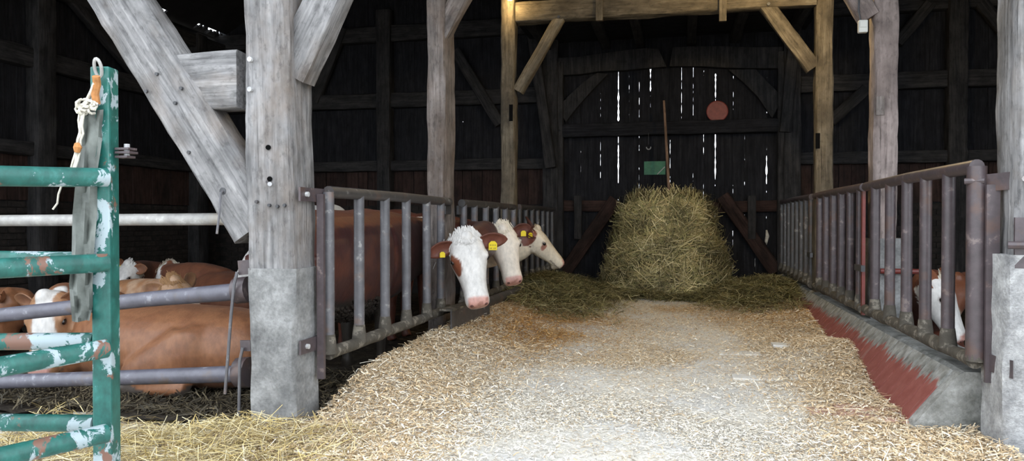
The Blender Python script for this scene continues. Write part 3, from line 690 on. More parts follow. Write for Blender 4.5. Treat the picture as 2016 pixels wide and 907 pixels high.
# rubber strap hanging from the ring, twine knot on top
stp = empty('rubber_strap', at(160, 632, D=2.43), 'grey folded rubber strap tied with twine hanging down the green gate post', 'strap')
def ribbon(name, cen, hw, D0, th, mat, parent):
    v = []; f = []; n = len(cen); K = 7
    for i, ((px_, py_), w) in enumerate(zip(cen, hw)):
        for s in (0, 1):
            for k in range(K):
                q = -1 + 2 * k / (K - 1); wob = .010 * math.sin(q * 5 + i * .9) + .008 * math.sin(q * 9 - i * .6)
                v.append(at(px_ + w * q, py_ + 2 * math.sin(q * 3 + i), D=D0 + (th if s else 0) + wob))
    R = 2 * K
    for i in range(n - 1):
        for k in range(K - 1):
            a = i * R + k; f.append((a, a + 1, a + R + 1, a + R)); a += K; f.append((a, a + R, a + R + 1, a + 1))
        a = i * R; f.append((a, a + R, a + R + K, a + K)); a += K - 1; f.append((a, a + K, a + R + K, a + R))
    f.append(tuple(range(K)) + tuple(range(R - 1, K - 1, -1))); o = (n - 1) * R; f.append(tuple(o + k for k in list(range(R - 1, K - 1, -1))[::-1][::-1]) + tuple(o + k for k in range(K))[::1])
    c = sum(v, Vector()) / len(v)
    return shade_auto(obj(name, pydata([p - c for p in v], f, name), mat, parent, Matrix.Translation(c)), 60)
def spl(pts, n):
    out = []
    for i in range(len(pts) - 1):
        for k in range(n): t = k / n; out.append(tuple(pts[i][j] * (1 - t) + pts[i + 1][j] * t for j in range(len(pts[i]))))
    return out + [tuple(pts[-1])]
S1 = spl([(182, 215, 17), (176, 270, 20), (170, 340, 17), (166, 420, 20), (162, 500, 18), (158, 560, 19), (160, 600, 18), (158, 632, 14)], 4)
ribbon('strap_fold', [(p[0] + 1, p[1]) for p in S1], [p[2] * 1.22 for p in S1], 2.385, .009, MAT['strap'], stp)
S2 = spl([(186, 225, 11), (182, 330, 12), (177, 430, 12), (176, 520, 11), (174, 590, 12), (172, 612, 10)], 4)
ribbon('strap_fold', [p[:2] for p in S2], [p[2] for p in S2], 2.440, .009, MAT['strap'], stp)
for k in range(16):
    c = Vector((173 + random.uniform(-16, 14), 207 + random.uniform(-12, 16), 0)); a0 = random.uniform(0, 6); rr = random.uniform(5, 12)
    pipe('twine_loop', [at(c.x + rr * math.cos(a0 + j * .8) * 1.1, c.y + rr * .8 * math.sin(a0 + j * .8), D=2.365 + .012 * math.sin(j + k)) for j in range(6)], .0042, MAT['twine'], stp, 6)
pipe('tie_cord', [at(189, 150, D=2.36), at(191, 165, D=2.372), at(187, 185, D=2.375), at(190, 205, D=2.38)], .012, MAT['orange_twine'], stp, 8)
pipe('tie_cord', [at(188, 160, D=2.365), at(180, 180, D=2.372), at(172, 196, D=2.38)], .006, MAT['twine'], stp, 8)
for k, off in enumerate((0, 4, -3)):
    pipe('twine_tail', [at(160 + off + 2.5 * math.sin(j * 1.3 + k), 205 + j * 14 + 2 * k, D=2.365) if j < 5 else at(158 + off - (j - 4) * 2.6 + 2 * math.sin(j + k), 205 + j * 14, D=2.365) for j in range(10)], .0035 if k else .005, MAT['twine'], stp, 6)
pipe('twine_knot', [at(152, 282, D=2.36), at(153, 290, D=2.358), at(152, 300, D=2.36)], [.008, .013, .008], MAT['orange_twine'], stp, 8)
pipe('twine_tail', [at(121, 366, D=2.41), at(115, 382, D=2.41), at(113, 400, D=2.41), at(104, 412, D=2.41)], .0032, MAT['twine'], stp, 6)

# ================================================================== CATTLE
def cr(P, n):
    """Catmull-Rom resampling of an (k,m) array"""
    P = np.asarray(P, float); k = len(P); out = []
    for i in range(k - 1):
        p0, p1, p2, p3 = P[max(i - 1, 0)], P[i], P[i + 1], P[min(i + 2, k - 1)]
        for j in range(n):
            t = j / n; out.append(.5 * ((2 * p1) + (-p0 + p2) * t + (2 * p0 - 5 * p1 + 4 * p2 - p3) * t * t + (-p0 + 3 * p1 - 3 * p2 + p3) * t ** 3))
    out.append(P[-1]); return np.array(out)
class Body:
    def __init__(s): s.v = []; s.f = []; s.part = []
    def loft(s, rows, part, up=(0, 0, 1), e=2.3, n=22, sub=4, x_axis=None):
        """rows: x,y,z, halfwidth, up-height, down-height"""
        R = cr(rows, sub); C = [Vector(r[:3]) for r in R]; base = len(s.v); up = Vector(up); m = len(R)
        for i in range(m):
            t = (C[min(i + 1, m - 1)] - C[max(i - 1, 0)]).normalized()
            X = t.cross(up)
            X = X.normalized() if X.length > 1e-3 else Vector((1, 0, 0)); Z = X.cross(t)
            w, u, d = (max(abs(q), .002) for q in R[i][3:6])
            for k in range(n):
                a = 2 * math.pi * k / n; ca, sa = math.cos(a), math.sin(a)
                x = w * math.copysign(abs(ca) ** (2 / e), ca); z = (u if sa > 0 else d) * math.copysign(abs(sa) ** (2 / e), sa)
                s.v.append(C[i] + X * x + Z * z); s.part.append(part)
        for i in range(m - 1):
            for k in range(n):
                a, b_ = base + i * n + k, base + i * n + (k + 1) % n; s.f.append((a, b_, b_ + n, a + n))
        for c, o, rev in ((C[0], base, True), (C[-1], base + (m - 1) * n, False)):
            ci = len(s.v); s.v.append(c); s.part.append(part)
            for k in range(n):
                a, b_ = o + k, o + (k + 1) % n; s.f.append((ci, b_, a) if rev else (ci, a, b_))
        return s
    def ball(s, c, r, part, n=10):
        """r: (rx,ry,rz) world axes"""
        c = Vector(c); base = len(s.v)
        for i in range(n + 1):
            th = math.pi * i / n
            for k in range(2 * n):
                a = math.pi * k / n; s.v.append(c + Vector((r[0] * math.sin(th) * math.cos(a), r[1] * math.sin(th) * math.sin(a), r[2] * math.cos(th)))); s.part.append(part)
        for i in range(n):
            for k in range(2 * n):
                a, b_ = base + i * 2 * n + k, base + i * 2 * n + (k + 1) % (2 * n); s.f.append((a, a + 2 * n, b_ + 2 * n, b_))
        return s
HEAD = [  # y, halfwidth, z centre, up, down   (muzzle along +y)
    (-.060, .055, -.010, .050, .060), (-.035, .105, -.012, .090, .100), (.000, .128, -.015, .112, .120), (.060, .138, -.020, .126, .130),
    (.120, .146, -.026, .128, .140), (.175, .144, -.032, .118, .146), (.230, .128, -.040, .106, .140), (.290, .112, -.048, .097, .122),
    (.350, .100, -.056, .088, .104), (.410, .094, -.064, .080, .092), (.460, .096, -.070, .074, .084), (.500, .095, -.074, .066, .076),
    (.528, .086, -.076, .056, .064), (.545, .062, -.077, .040, .048)]
def head_frame(pos, d, u, s):
    d = Vector(d).normalized(); u = Vector(u); u = (u - d * u.dot(d)).normalized(); x = d.cross(u)
    return Matrix(((x.x * s, d.x * s, u.x * s, pos[0]), (x.y * s, d.y * s, u.y * s, pos[1]), (x.z * s, d.z * s, u.z * s, pos[2]), (0, 0, 0, 1)))
def add_head(B, M, s, mouth=0.0):
    R = M.to_3x3(); dn = (R @ Vector((0, 1, 0))).normalized(); u = (R @ Vector((0, 0, 1))).normalized()
    rows = []
    for (y, w, zc, up_, d_) in HEAD:
        p = M @ Vector((0, y, zc)); rows.append((*p, w * s, up_ * s, d_ * s))
    B.loft(rows, 'head', up=u, e=2.5, n=28, sub=3)
    for sx in (-1, 1):
        B.ball(M @ Vector((sx * .120, .165, .028)), (.034 * s,) * 3, 'head', 8)          # brow
        B.ball(M @ Vector((sx * .085, .13, -.115)), (.055 * s,) * 3, 'head', 8)          # jaw angle
        B.ball(M @ Vector((sx * .054, .503, -.050)), (.038 * s,) * 3, 'head', 8)         # nostril wing
    B.ball(M @ Vector((0, .015, .085)), (.062 * s,) * 3, 'head', 8)                      # poll
    B.ball(M @ Vector((0, .465 - .01 * mouth, -.145 - .02 * mouth)), (.045 * s,) * 3, 'head', 8)  # chin
def ear_mesh(M, s, side, tip, C, twist=0.0):
    """leaf-shaped cupped ear from skull side to tip (head-local), both faces"""
    a = Vector((side * .108, .045, .035)); tip = Vector(tip); ax = (tip - a); L = ax.length; ax.normalize()
    nrm = Vector((0, .8, .6 + twist)); nrm = (nrm - ax * nrm.dot(ax)).normalized(); wd = ax.cross(nrm)
    v = []; n = 12; K = 7; cols = []
    for fs in (0, 1):
        for i in range(n + 1):
            t = i / n; w = .066 * (math.sin(math.pi * min(1, .10 + .90 * t)) ** .62) * (1.0 - .15 * t) + .006
            for k in range(K):
                q = -1 + 2 * k / (K - 1); cup = -.032 * (1 - q * q) * math.sin(math.pi * min(1, t + .12)) + (-.007 if fs else .004)
                v.append(M @ (a + ax * (L * t) + wd * (w * q) + nrm * cup))
                cc = np.array(C); 
                if fs == 0 and abs(q) < .55 and .1 < t < .8: cc = cc * .75 + np.array((.20, .08, .06)) * .25
                cols.append(cc)
    f = []; o = (n + 1) * K
    for i in range(n):
        for k in range(K - 1):
            p = i * K + k; f.append((p, p + 1, p + K + 1, p + K)); f.append((o + p, o + p + K, o + p + K + 1, o + p + 1))
        p = i * K; f.append((p, p + K, o + p + K, o + p)); p += K - 1; f.append((p, o + p, o + p + K, p + K))
    return v, f, cols
def cow(name, label, B, M, s, paint, voxel=.016, ears=None, earcol=(.20, .07, .035), tags=(), forelock=None, group='young cattle in the pens', base=None, mouth=False):
    me = pydata(B.v, B.f, 'src'); o = bpy.data.objects.new('src', me); COL.objects.link(o)
    r = o.modifiers.new('r', 'REMESH'); r.mode = 'VOXEL'; r.voxel_size = voxel
    sm = o.modifiers.new('s', 'SMOOTH'); sm.factor = .5; sm.iterations = 5
    dg_ = bpy.context.evaluated_depsgraph_get(); ev = o.evaluated_get(dg_); m2 = bpy.data.meshes.new_from_object(ev)
    bpy.data.objects.remove(o); n = len(m2.vertices); P = np.zeros(n * 3); m2.vertices.foreach_get('co', P); P = P.reshape(-1, 3)
    kd = kdtree.KDTree(len(B.v))
    for i, q in enumerate(B.v): kd.insert(q, i)
    kd.balance(); part = np.array([B.part[kd.find(p)[1]] for p in P])
    Mi = np.array(M.inverted()) if M is not None else np.eye(4); HL = P @ Mi[:3, :3].T + Mi[:3, 3]
    nz = np.array([noise.noise(Vector(p) * 7) for p in P]); nf = np.array([noise.noise(Vector(p) * 23) for p in P])
    C = np.clip(paint(P, HL, part, nz, nf), 0, 1)
    faces = [tuple(p.vertices) for p in m2.polygons]; V = [tuple(p) for p in P]; cols = [tuple(c) for c in C]
    bpy.data.meshes.remove(m2)
    for side, tip in (ears or []):
        v, f, cc = ear_mesh(M, s, side, tip, earcol); k = len(V)
        V += [tuple(p) for p in v]; faces += [tuple(i + k for i in q) for q in f]; cols += [tuple(c) for c in cc]
    c0 = Vector(base) if base is not None else Vector((P[:, 0].mean(), P[:, 1].mean(), P[:, 2].min()))
    t = empty(name, c0, label, 'cow', group)
    me = pydata([Vector(p) - c0 for p in V], faces, 'body')
    ca = me.color_attributes.new('Col', 'FLOAT_COLOR', 'POINT'); a4 = np.ones((len(V), 4), np.float32); a4[:, :3] = np.array(cols); ca.data.foreach_set('color', a4.ravel())
    body = obj('body', me, MAT['coat'], t, Matrix.Translation(c0), smooth=True)
    if M is not None:
        for sx in (-1, 1):
            bm = bmesh.new(); bmesh.ops.create_uvsphere(bm, u_segments=14, v_segments=10, radius=1); e_ = bpy.data.meshes.new('eye'); bm.to_mesh(e_); bm.free()
            obj('eye', e_, MAT['eye'], t, M @ Matrix.Translation((sx * .139, .178, .016)) @ Matrix.Diagonal((.015, .024, .018, 1)), smooth=True)
            bm = bmesh.new(); bmesh.ops.create_uvsphere(bm, u_segments=12, v_segments=8, radius=1); e_ = bpy.data.meshes.new('nostril'); bm.to_mesh(e_); bm.free()
            obj('nostril', e_, MAT['nostril'], t, M @ Matrix.Translation((sx * .052, .533, -.050)) @ Matrix.Rotation(sx * .5, 4, 'Z') @ Matrix.Diagonal((.018, .014, .015, 1)), smooth=True)
        for (side, tip, fr, w) in tags:
            a = Vector((side * .108, .045, .035)); q = a + (Vector(tip) - a) * fr + Vector((0, .022, -.028))
            d_ = (M.to_3x3() @ Vector((0, .8, .6))).normalized()
            tc = (CP - (M @ q)).normalized(); nn_ = (d_ * .4 + tc * .6).normalized(); hx = nn_.cross(UP).normalized() * -1; hz = nn_.cross(hx)* -1
            if hz.z < 0: hz = -hz
            o3 = M @ q + nn_ * .012
            MT = Matrix(((hx.x, -nn_.x, hz.x, o3.x), (hx.y, -nn_.y, hz.y, o3.y), (hx.z, -nn_.z, hz.z, o3.z), (0, 0, 0, 1)))
            h = w * 1.05; pts = [(-w / 2, -h * .6), (w / 2, -h * .6), (w / 2, h * .15), (w * .22, h * .42), (-w * .22, h * .42), (-w / 2, h * .15)]
            v = [(x, -.0015, z) for x, z in pts] + [(x, .0015, z) for x, z in pts]; k = 6
            f = [tuple(range(6)), tuple(range(11, 5, -1))] + [(i, i + 6, (i + 1) % 6 + 6, (i + 1) % 6) for i in range(6)]
            tg = obj('ear_tag', pydata(v, f, 'ear_tag'), MAT['tag'], t, MT)
            if w > .05:
                mk = MB()
                for rz, xs_ in ((-.05 * h, (-.3, -.1, .1, .3)), (-.42 * h, (-.32, -.16, .12, .3))):
                    for x_ in xs_: mk.box((x_ * w - .0018, -.0026, rz - .004), (x_ * w + .0028, -.0015, rz + .007))
                mk.build('tag_marks', MAT['ink'], tg, M=MT)
        if forelock:
            nfl, ln, colr, spread = forelock
            Pb = []; Dd = []; Nn = []
            for i in range(nfl):
                x = random.gauss(0, .042 * spread); y = random.uniform(-.03, .10) ; zt = .104 - 6.5 * x * x + (.02 if y < .05 else 0)
                loc = Vector((x, y, zt)); dirl = Vector((x * 4 + random.gauss(0, .22), 1.0, -.10 - abs(x) * 3 + random.gauss(0, .08)))
                Pb.append(M @ (loc + dirl.normalized() * .0)); Dd.append((M.to_3x3() @ dirl).normalized()); Nn.append((M.to_3x3() @ Vector((x * 4, -.1, 1))).normalized())
            Pb, Dd, Nn = (np.array(q) for q in (Pb, Dd, Nn))
            Cc = np.array(colr)[None] * RNG.uniform(.72, 1.08, (nfl, 1))
            fl = strands('forelock', Pb, Dd, Nn, RNG.uniform(.6, 1.2, nfl) * ln, RNG.uniform(.004, .008, nfl), .22, Cc, MAT['straw'], t); fl['kind'] = 'stuff'
    return t, body
def lerp(a, b_, t): return np.asarray(a)[None] * (1 - t[:, None]) + np.asarray(b_)[None] * t[:, None]
WHITE = (.66, .635, .61); CREAM = (.58, .51, .41); PINK = (.52, .28, .235); RED = (.11, .035, .021); DRED = (.058, .020, .018); TAN = (.265, .115, .054)
def painter(coat, face=WHITE, patches=(), belly=None, neckwhite=None, face_y=-.03, leg=None, dung=None, pinkn=True, coat2=None, shade=1.0, whites=(), coats=()):
    def fn(P, HL, part, nz, nf):
        n = len(P); C = np.tile(np.array(coat, float), (n, 1))
        if coat2 is not None: C = lerp(coat, coat2, sst(-.15, .35, nz + .4 * nf))
        for (c, r, col) in coats:
            dd = np.linalg.norm((P - np.array(c)) / np.array(r), axis=1) + .25 * nz + .1 * nf; k = sst(1.06, .94, dd)[:, None]; C = C * (1 - k) + np.array(col) * k
        hd = part == 'head'; fy = HL[:, 1] - face_y + .02 * nz
        k = (hd & (fy > 0)).astype(float)
        if neckwhite: 
            # white runs back from the face along the throat, bounded in head space
            k = np.maximum(k, ((HL[:, 1] > neckwhite[0] + .03 * nz) & (HL[:, 2] < neckwhite[1] + .03 * nz) & (np.isin(part, ('head', 'neck')))).astype(float))
        C = C * (1 - k[:, None]) + np.array(face) * k[:, None]
        for (c, r, col) in patches:
            dd = np.linalg.norm((HL - np.array(c)) / np.array(r), axis=1) + .16 * nz + .10 * nf; q = (sst(1.05, .95, dd) * np.isin(part, ('head', 'neck')))[:, None]; C = C * (1 - q) + np.array(col) * q
        if pinkn:
            q = hd * sst(.478, .502, HL[:, 1] + .014 * nz) * sst(-.112, -.096, HL[:, 2]) * sst(.088, .074, np.abs(HL[:, 0])); C = C * (1 - q[:, None]) + np.array(PINK) * q[:, None]
            sp = q * (nf > .18); C = C * (1 - .55 * sp[:, None]) + np.array((.25, .10, .07)) * .55 * sp[:, None]
            # mouth line
            q = (hd & (HL[:, 1] > .36) & (np.abs(HL[:, 2] + .118 + .12 * (HL[:, 1] - .46)) < .008)).astype(float) * .75; C = C * (1 - q[:, None]) + np.array((.10, .06, .05)) * q[:, None]
        # darker skin round the eyes
        for sx in (-1, 1):
            dd = np.linalg.norm((HL - np.array((sx * .138, .178, .016))) / np.array((.03, .036, .026)), axis=1); q = sst(1.1, .8, dd)[:, None] * .6; C = C * (1 - q) + np.array((.12, .06, .045)) * q
        if leg is not None:
            q = ((part == 'leg') & (P[:, 2] < leg[0] + .1 * nz))[:, None]; C = np.where(q, np.array(leg[1]), C)
        if belly is not None:
            q = ((part != 'head') & (P[:, 2] < belly[0] + .06 * nz))[:, None]; C = np.where(q, np.array(belly[1]), C)
        for (c, r) in whites:
            dd = np.linalg.norm((P - np.array(c)) / np.array(r), axis=1) + .25 * nz; C = np.where((dd < 1)[:, None], np.array(WHITE), C)
        if dung is not None:
            q = sst(dung[1], dung[0], P[:, 2] + .10 * nz + .04 * nf) * (part != 'head'); C = C * (1 - q[:, None]) + np.array((.03, .024, .019)) * q[:, None]
        return C * (1 + .10 * nz[:, None])
    return fn
def standing(B, rump, chest, back, s=1.0, floor=PEN, deep=1.0):
    rump = Vector((*rump, 0)); chest = Vector((*chest, 0)); f = (chest - rump); L = f.length; f.normalize(); r = f.cross(UP); zc = back - .36 * s
    T = [(-.03, .07, .14, .10), (.0, .15, .22, .19), (.07, .25, .29, .27), (.20, .30, .335, .33), (.38, .325, .345, .40), (.55, .34, .345, .42), (.72, .32, .35, .42), (.86, .27, .365, .42), (.97, .19, .30, .36), (1.04, .10, .18, .20)]
    B.loft([(*(rump + f * (t * L) + UP * (zc + (.03 if t < .1 else 0))), w * s, u * s, d * s * deep) for t, w, u, d in T], 'body', e=2.35, n=26)
    for sx in (-1, 1):
        a = rump + f * (.12 * L) + r * (sx * .17 * s)
        B.loft([(*(a + UP * (zc + .05)), .13 * s, .20 * s, .20 * s), (*(a + f * .04 + UP * (zc - .22 * s)), .11 * s, .17 * s, .15 * s), (*(a + f * .05 + UP * (floor + .56 * s)), .075 * s, .09 * s, .09 * s), (*(a - f * .09 + UP * (floor + .40 * s)), .05 * s, .055 * s, .055 * s), (*(a - f * .05 + UP * (floor + .16 * s)), .038 * s, .04 * s, .04 * s), (*(a - f * .02 + UP * (floor + .06)), .05 * s, .05 * s, .05 * s), (*(a + UP * floor), .055 * s, .06 * s, .06 * s)], 'leg', up=f, e=2.1, n=14)
        a = chest - f * (.16 * L) + r * (sx * .15 * s)
        B.loft([(*(a + UP * (zc + .02)), .11 * s, .16 * s, .15 * s), (*(a + f * .02 + UP * (zc - .25 * s)), .085 * s, .11 * s, .11 * s), (*(a + UP * (floor + .42 * s)), .055 * s, .06 * s, .06 * s), (*(a + UP * (floor + .36 * s)), .052 * s, .058 * s, .058 * s), (*(a + UP * (floor + .15 * s)), .036 * s, .04 * s, .04 * s), (*(a + UP * (floor + .06)), .048 * s, .05 * s, .05 * s), (*(a + f * .02 + UP * floor), .055 * s, .06 * s, .06 * s)], 'leg', up=f, e=2.1, n=14)
    return f, r, zc
def lying(B, rump, chest, s=1.0, side=1, floor=PEN, hgt=.62):
    """side: the flank (+1 = right of travel) on which the hind leg shows"""
    rump = Vector((*rump, 0)); chest = Vector((*chest, 0)); f = (chest - rump); L = f.length; f.normalize(); r = f.cross(UP); zc = floor + hgt * .52; k = hgt / .62
    T = [(-.04, .08, .10, .10), (.0, .20, .18, .20), (.08, .31, .25, .26), (.22, .37, .29, .30), (.42, .40, .30, .32), (.60, .40, .305, .33), (.76, .36, .31, .33), (.90, .28, .29, .30), (1.0, .19, .22, .24), (1.05, .10, .12, .14)]
    B.loft([(*(rump + f * (t * L) + UP * zc), w * s, u * k * s, min(d * k * s, zc - floor + .04)) for t, w, u, d in T], 'body', e=2.25, n=26)
    b_ = r * side
    th = rump + f * (.27 * L) + b_ * (.27 * s)
    B.loft([(*(th + UP * (zc + .14 * s) - b_ * .06 - f * .06), .10 * s, .12 * s, .12 * s), (*(th + UP * zc + b_ * .02), .15 * s, .22 * s, .22 * s), (*(th + f * (.16 * L) + b_ * .10 + UP * (floor + .20 * s)), .11 * s, .15 * s, .14 * s), (*(th + f * (.26 * L) + b_ * .12 + UP * (floor + .14 * s)), .07 * s, .09 * s, .09 * s)], 'leg', e=2.1, n=16)
    k0 = th + f * (.24 * L) + b_ * .10
    B.loft([(*(k0 + UP * (floor + .15 * s)), .07 * s, .08 * s, .08 * s), (*(th + f * (.10 * L) + b_ * .12 + UP * (floor + .10 * s)), .055 * s, .06 * s, .06 * s), (*(th - f * (.02 * L) + b_ * .11 + UP * (floor + .08 * s)), .05 * s, .055 * s, .055 * s)], 'leg', e=2.1, n=12)
    B.loft([(*(th - f * (.02 * L) + b_ * .12 + UP * (floor + .08 * s)), .048 * s, .05 * s, .05 * s), (*(th + f * (.15 * L) + b_ * .15 + UP * (floor + .06 * s)), .040 * s, .042 * s, .042 * s), (*(th + f * (.30 * L) + b_ * .14 + UP * (floor + .055 * s)), .045 * s, .045 * s, .045 * s), (*(th + f * (.37 * L) + b_ * .13 + UP * (floor + .05 * s)), .03 * s, .035 * s, .03 * s)], 'leg', e=2.1, n=12)
    for q in (-1, 1):      # folded forelegs
        a = chest - f * (.14 * L) + r * (q * .26 * s)
        B.loft([(*(a + UP * (zc - .02)), .09 * s, .12 * s, .12 * s), (*(a + f * .10 + UP * (floor + .14 * s)), .075 * s, .08 * s, .08 * s), (*(a + f * .28 + UP * (floor + .08 * s)), .055 * s, .06 * s, .06 * s), (*(a + f * .10 + r * (q * .05) + UP * (floor + .05 * s)), .04 * s, .042 * s, .042 * s)], 'leg', e=2.1, n=12)
    return f, r, zc
def neck(B, pts, s=1.0, up=(0, 0, 1)): B.loft([(*p[:3], p[3] * s, p[4] * s, p[5] * s) for p in pts], 'neck', up=up, e=2.2, n=20)

# --- A: dark red cow along the fence, white face turned to the yard
B = Body(); standing(B, (-2.56, 4.33), (-2.57, 5.98), 1.20, 1.0, deep=1.2)
tcA = Vector((.25, -.97, 0)); pA = at(916, 474, X=-1.70); M = head_frame(pA, tcA * .47 + RT * .22 + Vector((0, 0, -.86)), tcA * .86 + RT * .10 + Vector((0, 0, .5)), 1.02)
q = M @ Vector((0, .0, -.05))
neck(B, [(-2.53, 5.72, .84, .28, .36, .44), (-2.49, 6.05, .86, .235, .33, .42), (-2.39, 6.50, .90, .160, .24, .30), (-2.02, 6.70, .92, .145, .19, .23), (-1.82, 6.60, .93, .14, .17, .20), (-1.72, 6.40, .95, .13, .15, .18), (*q, .11, .10, .12)])
add_head(B, M, 1.02)
EA = [(-1, (-.335, .045, .01)), (1, (.325, .075, .0))]
coA, bodyA = cow('red_cow', 'dark red cow with a broad white face and a rust patch round one eye', B, M, 1.02,
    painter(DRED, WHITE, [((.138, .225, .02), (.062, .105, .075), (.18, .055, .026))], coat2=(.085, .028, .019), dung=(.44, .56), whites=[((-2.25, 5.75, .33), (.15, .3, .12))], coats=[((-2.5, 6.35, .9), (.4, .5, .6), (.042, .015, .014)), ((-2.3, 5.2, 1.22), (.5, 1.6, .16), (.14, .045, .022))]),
    .014, EA, (.12, .036, .022), [(1, EA[1][1], .42, .042), (-1, EA[0][1], .45, .068)], (900, .085, (.66, .635, .61), 1.35), 'cattle reaching through the feed fence')
# dried dung crust on its flank
me_ = bodyA.data; vs = [v.co.copy() + WM[bodyA.name].to_translation() for v in me_.vertices]; nsv = [v.normal.copy() for v in me_.vertices]
cand = [i for i, p in enumerate(vs) if p.x > -2.45 and 4.0 < p.y < 5.5 and .20 < p.z < .52 + .08 * noise.noise(p * 5)]
crust = MB(); ico = bmesh.new(); bmesh.ops.create_icosphere(ico, subdivisions=1, radius=1); iv = [v.co.copy() for v in ico.verts]; ifc = [tuple(v.index for v in f_.verts) for f_ in ico.faces]
for i in random.sample(cand, min(len(cand), 420)):
    r_ = random.uniform(.010, .024); crust.add([vs[i] + nsv[i] * .006 + Vector((p.x * r_, p.y * r_ * random.uniform(.8, 1.4), p.z * r_)) for p in iv], ifc)
cr_o = crust.build('dung_crust', MAT['dung'], coA, True); cr_o['kind'] = 'stuff'
# --- B: cream-faced cow, looking out between the next bars
B = Body(); standing(B, (-4.15, 7.45), (-2.62, 7.20), 1.22, .95)
tcB = Vector((.23, -.97, 0)); pB = at(987, 457, X=-1.66); M = head_frame(pB, tcB * .52 + RT * .24 + Vector((0, 0, -.82)), tcB * .85 + RT * .12 + Vector((0, 0, .5)), .97)
q = M @ Vector((0, .0, -.06))
neck(B, [(-2.75, 7.21, .88, .22, .32, .33), (-2.40, 7.17, .88, .165, .25, .29), (-2.05, 7.15, .86, .145, .20, .25), (-1.80, 7.12, .88, .14, .17, .22), (*q, .11, .11, .14)])
add_head(B, M, .97, 1.0)
EB = [(-1, (-.30, .0, .02)), (1, (.31, .0, .08))]
cow('red_cow', 'cream-faced red cow with open mouth between the two other reaching heads', B, M, .97,
    painter(RED, (.72, .64, .55), belly=None, neckwhite=(-.6, -.04), coats=[((-2.0, 7.15, .62), (.5, .6, .28), WHITE)]), .014, EB, (.085, .026, .018), [(-1, EB[0][1], .55, .05), (1, EB[1][1], .6, .05)], (300, .09, (.70, .62, .50), 1.2), 'cattle reaching through the feed fence')
# --- C: cream head in profile, farthest along the fence
B = Body(); standing(B, (-4.2, 8.75), (-2.75, 8.47), 1.20, .95)
pC = at(1046, 460, X=-1.70); M = head_frame(pC, RT * .78 + Vector((0, 0, -.60)) - TC * .10, RT * .58 + Vector((0, 0, .80)) + TC * .12, .96)
q = M @ Vector((0, .0, -.05))
neck(B, [(-2.85, 8.47, .88, .22, .32, .33), (-2.45, 8.45, .87, .165, .25, .29), (-2.10, 8.44, .84, .145, .21, .26), (-1.88, 8.45, .85, .14, .18, .23), (*q, .115, .12, .16)])
add_head(B, M, .96)
EC = [(-1, (-.23, -.16, .10)), (1, (.24, -.17, .02))]
cow('red_cow', 'cream-headed cow in profile facing the hay bale, rust patch on its cheek', B, M, .96,
    painter(RED, (.68, .59, .46), [((.14, .20, -.02), (.06, .032, .05), (.33, .15, .11)), ((.13, -.01, -.03), (.07, .075, .13), (.17, .05, .03))], neckwhite=(-.5, -.12)), .014, EC, (.085, .027, .018), [(1, EC[1][1], .45, .055), (-1, EC[0][1], .45, .05)], (260, .05, (.70, .60, .45), 1.3), 'cattle reaching through the feed fence')
# --- K: pale-backed one deeper in the pen behind A
B = Body(); standing(B, (-3.28, 5.5), (-3.28, 6.7), 1.26, .86)
M = head_frame((-3.95, 6.45, .80), (-.6, -.25, -.7), (-.6, -.1, .7), .95); neck(B, [(-3.30, 6.55, .92, .2, .28, .3), (-3.55, 6.70, .90, .16, .22, .25), (*(M @ Vector((0, 0, -.05))), .12, .13, .15)]); add_head(B, M, .95)
EK = [(-1, (-.30, -.02, .03)), (1, (.30, -.02, .03))]
cow('pied_cow', 'white-backed red cow standing deeper in the pen behind the dark red cow', B, M, .95, painter(RED, WHITE, whites=[((-3.28, 5.7, 1.25), (.5, .4, .22)), ((-3.28, 6.6, 1.2), (.4, .4, .2))]), .02, EK, group='cattle standing in the left pen')

# --- D: tan cow lying close behind the pen bars, rump to the post, face to the yard
B = Body(); DR = at(505, 700, Z=.2); dy = 4.72
rD = (at(548, 700, Y=dy).x, dy); cD = (at(165, 700, Y=dy + .18).x, dy + .18)
lying(B, rD, cD, 1.0, -1, PEN, .60)
pD = at(104, 588, Y=4.62); M = head_frame(pD, TC * .42 + RT * .02 + Vector((0, 0, -.9)), TC * .9 + Vector((0, 0, .4)) - RT * .1, 1.06); q = M @ Vector((0, 0, -.06))
neck(B, [(cD[0] + .25, cD[1], .28, .25, .28, .26), (cD[0] - .05, cD[1] + .0, .34, .19, .24, .24), (at(130, 600, Y=4.86).x, 4.86, .46, .14, .17, .2), (*q, .11, .11, .12)])
add_head(B, M, 1.06)
ED = [(-1, (-.29, -.02, -.01)), (1, (.29, -.02, .0))]
cow('tan_cow', 'tan cow lying against the slate pen bars with a white blazed face', B, M, 1.06,
    painter(TAN, (.36, .19, .10), [((-.02, .28, .0), (.075, .42, .30), WHITE)], leg=(-.045, (.075, .06, .05)), coat2=(.205, .085, .040)), .017, ED, (.24, .115, .06), group='tan cattle lying in the left pen')
